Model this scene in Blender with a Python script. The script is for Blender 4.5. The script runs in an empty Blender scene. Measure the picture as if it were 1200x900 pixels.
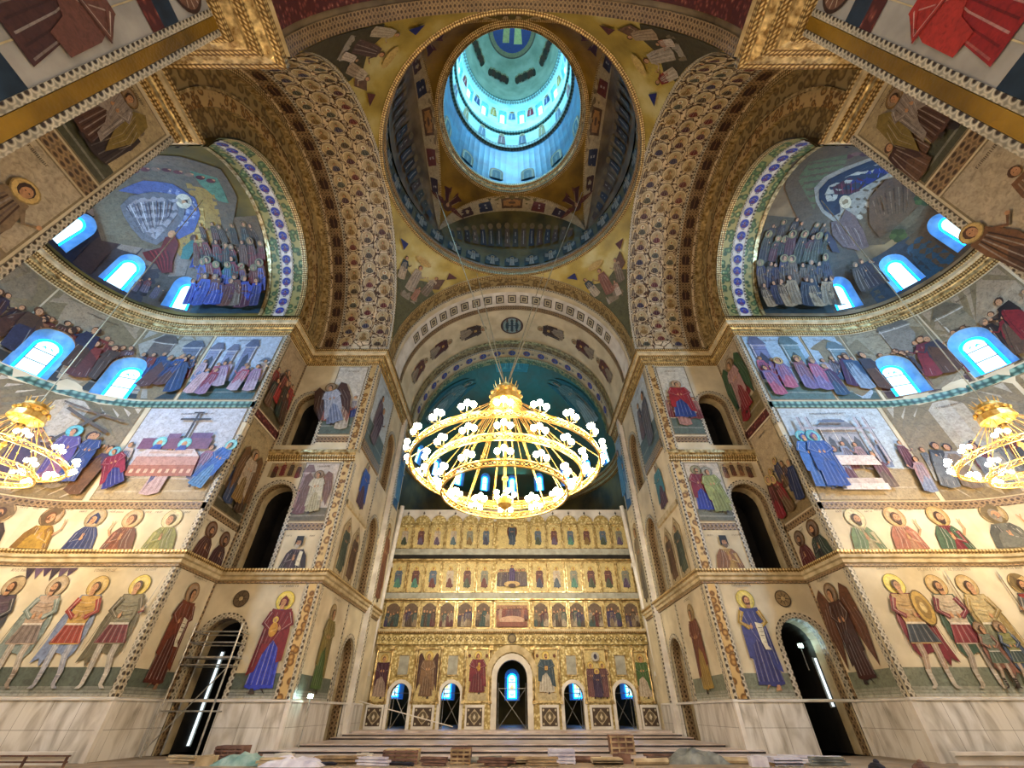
import bpy, math, random
from mathutils import Vector, Matrix
from mathutils.geometry import delaunay_2d_cdt
SC=bpy.context.scene; COL=SC.collection
pi=math.pi; cos=math.cos; sin=math.sin
H=26.65            # top of the main cornice, springing of the great arches
CY=16.0            # middle of the crossing
R=random.Random(7)

def L(h):
    if not isinstance(h,str): return h
    h=h.lstrip('#'); o=[]
    for i in (0,2,4):
        c=int(h[i:i+2],16)/255; o.append(c/12.92 if c<=.04045 else ((c+.055)/1.055)**2.4)
    return tuple(o)
def mixc(a,b,k): a=L(a);b=L(b); return tuple(a[i]*(1-k)+b[i]*k for i in range(3))
def dk(a,k=.55): a=L(a); return tuple(x*k for x in a)
def lt(a,k=.4): return mixc(a,(1,.95,.85),k)
FR=random.Random(99)
def fold(c,i): return dk(c,FR.uniform(.45,.75)) if i%2 else lt(c,FR.uniform(.06,.26))

# ------------------------------------------------------------------ materials
def newmat(n):
    m=bpy.data.materials.new(n); m.use_nodes=True; nt=m.node_tree
    return m,nt,nt.nodes['Principled BSDF']
def N(nt,t,**k):
    n=nt.nodes.new(t)
    for a,b in k.items():
        if a.startswith('i_'): n.inputs[int(a[2:]) if a[2:].isdigit() else a[2:]].default_value=b
        else: setattr(n,a,b)
    return n
def ramp(nt,stops,interp='LINEAR'):
    r=nt.nodes.new('ShaderNodeValToRGB'); r.color_ramp.interpolation=interp
    e=r.color_ramp.elements
    while len(e)<len(stops): e.new(.5)
    for i,(p,c) in enumerate(stops): e[i].position=p; e[i].color=(*L(c),1)
    return r
def lk(nt,a,b): nt.links.new(a,b)
def uvn(nt,sx=1,sy=1):
    u=N(nt,'ShaderNodeUVMap'); m=N(nt,'ShaderNodeMapping'); m.inputs['Scale'].default_value=(sx,sy,1)
    lk(nt,u.outputs[0],m.inputs[0]); return m.outputs[0]

def mat_paint():            # mosaic colours carried by the faces, broken up by tesserae and wear
    m,nt,b=newmat('mosaic_paint')
    a=N(nt,'ShaderNodeVertexColor',layer_name='Col'); g=N(nt,'ShaderNodeNewGeometry')
    n1=N(nt,'ShaderNodeTexNoise',i_Scale=2.2,i_Detail=5.0); lk(nt,g.outputs['Position'],n1.inputs['Vector'])
    r1=ramp(nt,[(.3,(.72,.7,.68)),(.7,(1,1,1))]); lk(nt,n1.outputs[0],r1.inputs[0])
    mx=N(nt,'ShaderNodeMix',data_type='RGBA',blend_type='MULTIPLY'); mx.inputs[0].default_value=.8
    n2=N(nt,'ShaderNodeTexNoise',i_Scale=5.5,i_Detail=7.0,i_Distortion=1.2); lk(nt,g.outputs['Position'],n2.inputs['Vector'])
    r2=ramp(nt,[(.3,(.5,.46,.42)),(.5,(.88,.87,.86)),(.7,(1.12,1.1,1.05))]); lk(nt,n2.outputs[0],r2.inputs[0])
    m2=N(nt,'ShaderNodeMix',data_type='RGBA',blend_type='MULTIPLY'); m2.inputs[0].default_value=.75
    lk(nt,a.outputs[0],m2.inputs[6]); lk(nt,r2.outputs[0],m2.inputs[7]); lk(nt,m2.outputs[2],mx.inputs[6])
    hs=N(nt,'ShaderNodeHueSaturation'); hs.inputs['Saturation'].default_value=.98; lk(nt,mx.outputs[2],hs.inputs['Color'])
    lk(nt,r1.outputs[0],mx.inputs[7]); lk(nt,hs.outputs[0],b.inputs['Base Color'])
    b.inputs['Roughness'].default_value=.55; return m
def mat_noise(n,c1,c2,scale=1.,rough=.6,metal=0.,detail=5.,bump=0.,lo=.35,hi=.65):
    m,nt,b=newmat(n); g=N(nt,'ShaderNodeNewGeometry')
    t=N(nt,'ShaderNodeTexNoise',i_Scale=scale,i_Detail=detail); lk(nt,g.outputs['Position'],t.inputs['Vector'])
    r=ramp(nt,[(lo,c1),(hi,c2)]); lk(nt,t.outputs[0],r.inputs[0]); lk(nt,r.outputs[0],b.inputs['Base Color'])
    b.inputs['Roughness'].default_value=rough; b.inputs['Metallic'].default_value=metal
    if bump:
        bp=N(nt,'ShaderNodeBump',i_Strength=bump,i_Distance=.05); lk(nt,t.outputs[0],bp.inputs['Height']); lk(nt,bp.outputs[0],b.inputs['Normal'])
    return m
def mat_voro(n,stops,scale=3.,rough=.5,metal=0.,feat='F1',sx=1,sy=1,bump=.3,rand=1.):
    m,nt,b=newmat(n)
    v=N(nt,'ShaderNodeTexVoronoi',feature=feat,i_Scale=scale,i_Randomness=rand); lk(nt,uvn(nt,sx,sy),v.inputs['Vector'])
    r=ramp(nt,stops); lk(nt,v.outputs['Distance'],r.inputs[0]); lk(nt,r.outputs[0],b.inputs['Base Color'])
    b.inputs['Roughness'].default_value=rough; b.inputs['Metallic'].default_value=metal
    if bump:
        bp=N(nt,'ShaderNodeBump',i_Strength=bump,i_Distance=.05); lk(nt,v.outputs['Distance'],bp.inputs['Height']); lk(nt,bp.outputs[0],b.inputs['Normal'])
    return m
def mat_vine():             # cream ground with brown tendrils and small blots
    m,nt,b=newmat('vine_mosaic'); uv=uvn(nt)
    w=N(nt,'ShaderNodeTexNoise',i_Scale=1.1,i_Detail=2.0); lk(nt,uv,w.inputs['Vector'])
    ad=N(nt,'ShaderNodeMix',data_type='RGBA',blend_type='ADD'); ad.inputs[0].default_value=.55; lk(nt,uv,ad.inputs[6]); lk(nt,w.outputs[1],ad.inputs[7])
    v=N(nt,'ShaderNodeTexVoronoi',feature='DISTANCE_TO_EDGE',i_Scale=1.15); lk(nt,ad.outputs[2],v.inputs['Vector'])
    r=ramp(nt,[(.02,'#4a3524'),(.035,'#7d664a'),(.05,'#d2bf9e')]); lk(nt,v.outputs['Distance'],r.inputs[0])
    v2=N(nt,'ShaderNodeTexVoronoi',i_Scale=2.6); lk(nt,uv,v2.inputs['Vector'])
    r2=ramp(nt,[(.13,(.16,.07,.04)),(.2,(1,1,1))]); lk(nt,v2.outputs['Distance'],r2.inputs[0])
    mx=N(nt,'ShaderNodeMix',data_type='RGBA',blend_type='MULTIPLY'); mx.inputs[0].default_value=.85
    lk(nt,r.outputs[0],mx.inputs[6]); lk(nt,r2.outputs[0],mx.inputs[7]); lk(nt,mx.outputs[2],b.inputs['Base Color'])
    b.inputs['Roughness'].default_value=.6; return m
def mat_bead(n,c1,c2,sx=3.,metal=.0,rough=.45):   # running bead / leaf ornament along the uv x axis
    m,nt,b=newmat(n)
    v=N(nt,'ShaderNodeTexVoronoi',i_Scale=1.,i_Randomness=.15); lk(nt,uvn(nt,sx,sx),v.inputs['Vector'])
    r=ramp(nt,[(.22,c1),(.42,c2),(.6,dk(c2,.45))]); lk(nt,v.outputs['Distance'],r.inputs[0])
    w=N(nt,'ShaderNodeTexNoise',i_Scale=.8,i_Detail=3.); lk(nt,uvn(nt),w.inputs['Vector'])
    r2=ramp(nt,[(.35,(.6,.6,.6)),(.65,(1,1,1))]); lk(nt,w.outputs[0],r2.inputs[0])
    mx=N(nt,'ShaderNodeMix',data_type='RGBA',blend_type='MULTIPLY'); mx.inputs[0].default_value=.7
    lk(nt,r.outputs[0],mx.inputs[6]); lk(nt,r2.outputs[0],mx.inputs[7]); lk(nt,mx.outputs[2],b.inputs['Base Color'])
    bp=N(nt,'ShaderNodeBump',i_Strength=.5,i_Distance=.06,invert=True); lk(nt,v.outputs['Distance'],bp.inputs['Height']); lk(nt,bp.outputs[0],b.inputs['Normal'])
    b.inputs['Roughness'].default_value=rough; b.inputs['Metallic'].default_value=metal; return m
def mat_marble():
    m,nt,b=newmat('veined_marble'); uv=uvn(nt,1.2,.35)
    rot=N(nt,'ShaderNodeVectorRotate',i_Angle=.25); lk(nt,uv,rot.inputs[0])
    t=N(nt,'ShaderNodeTexNoise',i_Scale=1.6,i_Detail=8.,i_Distortion=.6); lk(nt,rot.outputs[0],t.inputs['Vector'])
    r=ramp(nt,[(.3,'#a39a8c'),(.45,'#cbc4b8'),(.6,'#e2ddd4')]); lk(nt,t.outputs[0],r.inputs[0])
    br=N(nt,'ShaderNodeTexBrick',i_Scale=1.); br.inputs['Color1'].default_value=(1,1,1,1); br.inputs['Color2'].default_value=(.86,.85,.83,1)
    br.inputs['Mortar'].default_value=(.45,.42,.38,1); br.inputs['Mortar Size'].default_value=.012; br.inputs['Brick Width'].default_value=1.25; br.inputs['Row Height'].default_value=1.05; br.offset=0
    lk(nt,uvn(nt),br.inputs['Vector'])
    mx=N(nt,'ShaderNodeMix',data_type='RGBA',blend_type='MULTIPLY'); mx.inputs[0].default_value=1
    lk(nt,r.outputs[0],mx.inputs[6]); lk(nt,br.outputs[0],mx.inputs[7]); lk(nt,mx.outputs[2],b.inputs['Base Color'])
    b.inputs['Roughness'].default_value=.35; return m
def mat_emit(n,c,s):
    m,nt,b=newmat(n); b.inputs['Base Color'].default_value=(*L(c),1); b.inputs['Emission Color'].default_value=(*L(c),1); b.inputs['Emission Strength'].default_value=s; return m
def mat_goldmosaic(n,c1,c2,c3):
    m,nt,b=newmat(n); g=N(nt,'ShaderNodeNewGeometry')
    t=N(nt,'ShaderNodeTexNoise',i_Scale=.35,i_Detail=6.); lk(nt,g.outputs['Position'],t.inputs['Vector'])
    r=ramp(nt,[(.3,c1),(.5,c2),(.7,c3)]); lk(nt,t.outputs[0],r.inputs[0]); lk(nt,r.outputs[0],b.inputs['Base Color'])
    t2=N(nt,'ShaderNodeTexVoronoi',i_Scale=9.); lk(nt,g.outputs['Position'],t2.inputs['Vector'])
    bp=N(nt,'ShaderNodeBump',i_Strength=.35,i_Distance=.03); lk(nt,t2.outputs[0],bp.inputs['Height']); lk(nt,bp.outputs[0],b.inputs['Normal'])
    b.inputs['Roughness'].default_value=.42; b.inputs['Metallic'].default_value=.25; return m
M=dict(
 paint=mat_paint(), vine=mat_vine(), marble=mat_marble(),
 cream=mat_noise('cream_mosaic','#bfb090','#d8caaa',.7),
 grey=mat_noise('grey_plaster','#8d8983','#a5a19b',.9,.8),
 reveal=mat_noise('reveal_mosaic','#a89878','#c9b893',1.5),
 wreveal=mat_noise('window_splay','#5a98c8','#7cb8e0',1.5),  # blue cast of the window light is put into the splay colour
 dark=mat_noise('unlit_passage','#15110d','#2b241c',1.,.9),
 gold=mat_noise('gilded_moulding','#86683a','#ecd49a',3.5,.3,.6,8.,.8),
 goldm=mat_goldmosaic('gold_mosaic','#5f4610','#8f6a18','#b48a2c'),
 goldpale=mat_goldmosaic('gold_mosaic_pale','#8a7434','#b49a48','#cfc084'),
 goldi=mat_voro('iconostasis_gold',[(.0,'#ece0b4'),(.3,'#d6c48c'),(.6,'#a08a50')],5.,.4,.12,bump=.5),
 stone=mat_noise('cornice_stone','#a8946c','#cdbb94',2.,.6,0,5,.15),
 beadg=mat_bead('gilded_beading','#f0d698','#94703a',5.5,.35,.38),
 beads=mat_bead('dark_light_border','#3a2c20','#d8cdb4',3.6),
 beadb=mat_bead('brown_running_border','#4a3420','#a88a62',3.6),
 beadt=mat_bead('teal_running_border','#8ab0a0','#44685c',2.4),
 scroll=mat_voro('scrollwork',[(.0,'#d8b878'),(.25,'#a5793f'),(.45,'#5f3d1e'),(.6,'#c8a870')],2.6,.45,.3),
 busy=mat_voro('foliage_mosaic',[(.0,'#b89a60'),(.3,'#8a7040'),(.5,'#5b4526'),(.65,'#a08858')],1.9,.5,.2),
 busyg=mat_voro('green_gold_foliage',[(.0,'#b8b478'),(.25,'#5e7444'),(.45,'#36482c'),(.62,'#9a9058')],2.2,.5,.2),
 teal=mat_noise('teal_mosaic','#4a4220','#2a5c50',.3,.5,.1,5),
 olive=mat_noise('olive_gold_mosaic','#3f3a1c','#75662e',.35,.5,.15),
 dome=mat_noise('dome_mosaic','#564630','#8a7656',.5,.5,.1),
 drumb=mat_noise('blue_mosaic','#12507c','#2c86b0',.5,.4,.1),
 drumw=mat_noise('pale_blue_mosaic','#9fcfd6','#d8ecea',.6,.5),
 domet=mat_noise('dome_top_mosaic','#8f9a80','#b8bca0',.5,.5),
 brass=mat_noise('polished_brass','#dca848','#ffe090',4.,.34,.7,3),
 globe=mat_emit('lit_globe','#ffe0b0',56.),
 steel=mat_noise('galvanised_tube','#8f8d88','#b9b7b0',5.,.4,.6),
 floor=mat_noise('dusty_floor','#7d6c58','#a08e78',.8,.7),
 step=mat_noise('pink_step_marble','#b09c92','#dccdc4',1.2,.4),
 stepd=mat_noise('riser_shadow_stone','#140c09','#241812',1.2,.6),  # near-black: shade under the step nosings is put into the riser colour
 wood=mat_noise('raw_timber','#7c6448','#b09874',2.,.7), woodr=mat_noise('red_timber','#54382e','#806052',3.,.7),
 plastic=mat_noise('pale_wrap','#b8b4c8','#e4e2ec',2.,.3), tarp=mat_noise('teal_tarp','#5f8a84','#9fb8b0',2.,.6), tarpg=mat_noise('grey_tarp','#4a4c48','#90938c',1.5,.6),
 card=mat_noise('cardboard','#a08c6c','#c8b490',2.,.8), black=mat_noise('black_cloth','#0c0c14','#24243a',3.,.8),
 blue=mat_noise('navy_band','#14202e','#25384c',1.,.5), redb=mat_voro('red_scroll_band',[(.0,'#b08a70'),(.2,'#7a3a30'),(.5,'#4a1c18')],4.,.6,bump=0),
 gb=mat_emit('blue_glass','#0888ff',6.5), gw=mat_emit('clear_lit_glass','#c8f0ff',1.25), gp=mat_emit('rose_glass','#f0a8c8',.9), gy=mat_emit('amber_glass','#f4dc98',.9),
 gt=mat_emit('turquoise_glass','#38b8e8',.9),
 lead=mat_noise('window_lead','#20303a','#30424c',3.), lamp=mat_emit('work_lamp','#c8f4f0',60.), slit=mat_emit('daylit_gap','#cfdde2',1.1),
 panel=mat_noise('grey_tablet','#8c8a7c','#a8a698',2.), cable=mat_noise('steel_cable','#a89c80','#c8bc9c',3.,.4,.5),
 white=mat_noise('white_marble_trim','#c9c0b4','#e4ddd2',1.,.4),
)

# ------------------------------------------------------------------ mesh builders
class B:
    def __init__(s): s.v=[];s.f=[];s.c=[];s.uv=[]
    def poly(s,pts,col=(1,1,1),uv=None):
        i=len(s.v); s.v+=[tuple(p) for p in pts]; s.f.append(tuple(range(i,i+len(pts)))); s.c.append(col)
        s.uv+= uv if uv else [(p[0]+p[1]*.7,p[2]) for p in pts]
    def box(s,c,d,col=(1,1,1),rz=0.,mx=None):
        q=[]
        for a,b_,e in ((-1,-1,-1),(1,-1,-1),(1,1,-1),(-1,1,-1),(-1,-1,1),(1,-1,1),(1,1,1),(-1,1,1)):
            x,y,z=a*d[0]/2,b_*d[1]/2,e*d[2]/2
            q.append((c[0]+x*cos(rz)-y*sin(rz),c[1]+x*sin(rz)+y*cos(rz),c[2]+z))
        for f in ((0,1,5,4),(1,2,6,5),(2,3,7,6),(3,0,4,7),(4,5,6,7),(3,2,1,0)): s.poly([q[i] for i in f],col)
    def tube(s,a,b_,r,n=6,r2=None,col=(1,1,1)):
        a=Vector(a);b_=Vector(b_);d=(b_-a)
        if d.length<1e-6: return
        u=d.orthogonal().normalized(); w=d.normalized().cross(u); r2=r if r2 is None else r2
        ra=[a+(u*cos(2*pi*i/n)+w*sin(2*pi*i/n))*r for i in range(n)]; rb=[b_+(u*cos(2*pi*i/n)+w*sin(2*pi*i/n))*r2 for i in range(n)]
        for i in range(n): j=(i+1)%n; s.poly([ra[i],ra[j],rb[j],rb[i]],col)
        s.poly(ra[::-1],col); s.poly(rb,col)
    def ball(s,c,r,n=8,col=(1,1,1),sz=1.):
        m=max(4,n//2+1)
        def P(i,j): a=2*pi*i/n;e=pi*j/m; return (c[0]+r*sin(e)*cos(a),c[1]+r*sin(e)*sin(a),c[2]+r*cos(e)*sz)
        for j in range(m):
            for i in range(n):
                q=[P(i,j),P(i+1,j),P(i+1,j+1),P(i,j+1)]
                if j==0: q=[q[0],q[2],q[3]]
                elif j==m-1: q=[q[0],q[1],q[2]]
                s.poly(q,col)
    def lathe(s,prof,n=32,c=(0,0,0),a0=0.,a1=2*pi,col=(1,1,1),ys=1.):
        acc=0
        for k in range(len(prof)-1):
            (r0,z0),(r1,z1)=prof[k],prof[k+1]; l=math.hypot(r1-r0,z1-z0)
            for i in range(n):
                a=a0+(a1-a0)*i/n;b_=a0+(a1-a0)*(i+1)/n; rm=max(r0,r1)
                s.poly([(c[0]+r0*cos(a),c[1]+ys*r0*sin(a),c[2]+z0),(c[0]+r0*cos(b_),c[1]+ys*r0*sin(b_),c[2]+z0),(c[0]+r1*cos(b_),c[1]+ys*r1*sin(b_),c[2]+z1),(c[0]+r1*cos(a),c[1]+ys*r1*sin(a),c[2]+z1)],
                  col,[(a*rm,acc),(b_*rm,acc),(b_*rm,acc+l),(a*rm,acc+l)])
            acc+=l
    def build(s,name,mat,parent=None,off=(0,0,0),smooth=False,mats=None,weld=False):
        me=bpy.data.meshes.new(name); me.from_pydata([(x-off[0],y-off[1],z-off[2]) for x,y,z in s.v],[],s.f)
        ca=me.color_attributes.new('Col','FLOAT_COLOR','CORNER'); ul=me.uv_layers.new(name='UVMap')
        buf=[];ub=[];k=0
        for f,c in zip(s.f,s.c):
            for _ in f: buf+=[c[0],c[1],c[2],1.]; ub+=[s.uv[k][0],s.uv[k][1]]; k+=1
        ca.data.foreach_set('color',buf); ul.data.foreach_set('uv',ub)
        me.materials.append(M[mat] if isinstance(mat,str) else mat)
        if smooth or weld:
            import bmesh
            bm=bmesh.new(); bm.from_mesh(me); bmesh.ops.remove_doubles(bm,verts=bm.verts,dist=1e-4); bm.to_mesh(me); bm.free()
            if smooth: me.polygons.foreach_set('use_smooth',[True]*len(me.polygons))
        o=bpy.data.objects.new(name,me); COL.objects.link(o)
        if parent: o.parent=parent
        return o
def tag(o,label=None,cat=None,group=None,kind=None):
    if label: o['label']=label
    if cat: o['category']=cat
    if group: o['group']=group
    if kind: o['kind']=kind
    return o
def empty(name,loc,label=None,cat=None,group=None,kind=None):
    o=bpy.data.objects.new(name,None); o.location=loc; COL.objects.link(o); o.empty_display_size=.3
    return tag(o,label,cat,group,kind)
def struct(o): o['kind']='structure'; return o
def copy_tree(o,parent=None,loc=None):
    c=o.copy(); COL.objects.link(c); c.parent=parent
    if loc is not None: c.location=loc
    for ch in KIDS.get(o.name,[]):
        copy_tree(ch,c)
    return c
KIDS={}
def kid(o,p): KIDS.setdefault(p.name,[]).append(o); return o

# ------------------------------------------------------------------ surfaces: (s,t,h) -> point; h stands off into the room
RX=10.88; SY=.951                      # great arches: half span across x, and its ratio along y
def W_front(g): return lambda s,t,h=0: Vector((g*s,26.85-h,t))
def W_face(g): return lambda s,t,h=0: Vector((g*(17.85-h),s,t))
def W_chan(g): return lambda s,t,h=0: Vector((g*(11.55-h),s,t))
def W_west(g): return lambda s,t,h=0: Vector((g*(12.6-h),s,t))
AR=7.15; AL=7.65; ARC=AR*pi
def W_apse(g):
    def f(s,t,h=0):
        if s<=AL: return Vector((g*(17.85+s),CY+AR-h,t))
        if s<=AL+ARC:
            a=(s-AL)/AR; r=AR-h; return Vector((g*(25.5+r*sin(a)),CY+r*cos(a),t))
        return Vector((g*(25.5-(s-AL-ARC)),CY-AR+h,t))
    return f
CR=6.4; CL=8.3; CARC=CR*pi; CE=CR*pi/2
def W_conch(g):
    def f(s,t,h=0):
        e=t/CR; r=CR-h; z=H+r*sin(e)
        if s<=CL: return Vector((g*(17.2+s),CY+r*cos(e),z))
        if s<=CL+CARC:
            a=(s-CL)/CR; return Vector((g*(25.5+r*cos(e)*sin(a)),CY+r*cos(e)*cos(a),z))
        return Vector((g*(25.5-(s-CL-CARC)),CY-r*cos(e),z))
    return f
def W_side(g):   # soffit of the side arch: s = distance from the axis, t = arc from the east springing
    def f(s,t,h=0):
        a=t/RX; return Vector((g*s,CY+(RX-h)*SY*cos(a),H+(RX-h)*sin(a)))
    return f
def W_east(s,t,h=0):     # soffit of the east arch: s = y, t = arc from the left springing
    a=t/RX; return Vector((-(RX-h)*cos(a),s,H+(RX-h)*sin(a)))
def W_icon(s,t,h=0): return Vector((s,41.5-h,t))
def W_eapse(R0,c=45.3):
    def f(s,t,h=0): a=s/R0; r=R0-h; return Vector((r*sin(a),c+r*cos(a),t))
    return f
ER=13.4
def W_econch(s,t,h=0): a=s/ER; e=t/ER; r=ER-h; return Vector((r*cos(e)*sin(a),45.3+r*cos(e)*cos(a),H+r*sin(e)))
PR=15.4
def W_pend(q):   # q quadrant centre angle; s arc across, t arc up (from springing)
    def f(s,t,h=0):
        e=t/PR; p=q+s/(PR*max(.3,cos(e))); r=PR-h; return Vector((r*cos(e)*cos(p),CY+SY*r*cos(e)*sin(p),H+r*sin(e)))
    return f

def inside(p,poly):
    x,y=p; c=False; j=len(poly)-1
    for i in range(len(poly)):
        xi,yi=poly[i];xj,yj=poly[j]
        if (yi>y)!=(yj>y) and x<(xj-xi)*(y-yi)/(yj-yi)+xi: c=not c
        j=i
    return c
def cdt(outer,holes,gs,gt):
    vs=[];es=[]
    for lp in [outer]+holes:
        k=len(vs); n=len(lp); vs+=lp; es+=[(k+i,k+(i+1)%n) for i in range(n)]
    a0=min(p[0] for p in outer);a1=max(p[0] for p in outer);b0=min(p[1] for p in outer);b1=max(p[1] for p in outer)
    na=max(1,int(math.ceil((a1-a0)/gs)));nb=max(1,int(math.ceil((b1-b0)/gt)))
    for i in range(na+1):
        for j in range(nb+1):
            p=(a0+(a1-a0)*i/na,b0+(b1-b0)*j/nb)
            if (0<i<na and 0<j<nb) and inside(p,outer): vs.append(p)
            elif len(outer)==4 and (i in(0,na) or j in(0,nb)): vs.append(p)
    r=delaunay_2d_cdt([Vector(p) for p in vs],es,[],0,1e-5)
    V=[(p.x,p.y) for p in r[0]]; out=[]
    for f in r[2]:
        cx=sum(V[i][0] for i in f)/len(f); cy=sum(V[i][1] for i in f)/len(f)
        if inside((cx,cy),outer) and not any(inside((cx,cy),h) for h in holes): out.append([V[i] for i in f])
    return out
def surf(name,mat,Mp,rect,holes=[],gs=.8,gt=3.,h=0.,smooth=False):
    s0,s1,t0,t1=rect; b=B()
    for tri in cdt([(s0,t0),(s1,t0),(s1,t1),(s0,t1)],holes,gs,gt):
        b.poly([Mp(s,t,h) for s,t in tri],(1,1,1),tri)
    return b.build(name,mat,smooth=smooth)
def arch_loop(c,t0,w,h,n=12,pt=0.):
    r=w/2; k=h-r; lp=[(c-r,t0),(c+r,t0)]
    for i in range(n+1):
        a=pi*i/n; lp.append((c+r*cos(a),t0+k+r*sin(a)*(1+pt)))
    return lp
def ring_strip(b,Mp,lo,li,h,ho=0.,closed=False,hi=None):   # band between two equal-length loops
    n=len(lo); hi=h if hi is None else hi; acc=0
    for i in range(n-(0 if closed else 1)):
        j=(i+1)%n; l=math.hypot(lo[j][0]-lo[i][0],lo[j][1]-lo[i][1]); w=math.hypot(lo[i][0]-li[i][0],lo[i][1]-li[i][1])
        b.poly([Mp(*lo[i],h),Mp(*lo[j],h),Mp(*li[j],hi),Mp(*li[i],hi)],(1,1,1),[(acc,0),(acc+l,0),(acc+l,w),(acc,w)]); acc+=l
def open_jamb(lp): return lp[1:]+lp[:1]     # right foot ... over the arch ... left foot
def reveal(b,Mp,loop,h0,h1,seg=2):
    lp=open_jamb(loop); acc=0
    for i in range(len(lp)-1):
        l=math.hypot(lp[i+1][0]-lp[i][0],lp[i+1][1]-lp[i][1])
        b.poly([Mp(*lp[i],h0),Mp(*lp[i+1],h0),Mp(*lp[i+1],h1),Mp(*lp[i],h1)],(1,1,1),[(acc,0),(acc+l,0),(acc+l,h0-h1),(acc,h0-h1)]); acc+=l
def sweep(b,path,prof,closed=False):   # prof: (offset into room, z); path wound so that the room lies on the right-hand side
    P=[Vector((x,y)) for x,y in path]; n=len(P); nr=[]
    for i in range(n):
        a=P[i]-P[i-1] if i>0 else P[1]-P[0]; c=P[i+1]-P[i] if i<n-1 else P[i]-P[i-1]
        a.normalize();c.normalize(); na=Vector((a.y,-a.x)); nc=Vector((c.y,-c.x)); m=(na+nc); m=m/max(.2,m.dot(na)); nr.append(m)
    acc=0
    for i in range(n-1):
        l=(P[i+1]-P[i]).length; v=0
        for k in range(len(prof)-1):
            (o0,z0),(o1,z1)=prof[k],prof[k+1]; dl=math.hypot(o1-o0,z1-z0)
            q=[P[i]+nr[i]*o0,P[i+1]+nr[i+1]*o0,P[i+1]+nr[i+1]*o1,P[i]+nr[i]*o1]; zz=(z0,z0,z1,z1)
            b.poly([(q[j].x,q[j].y,zz[j]) for j in range(4)],(1,1,1),[(acc,v),(acc+l,v),(acc+l,v+dl),(acc,v+dl)]); v+=dl
        acc+=l
def mirror(path,g): 
    p=[(g*x,y) for x,y in path]; return p if g>0 else p[::-1]

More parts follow.
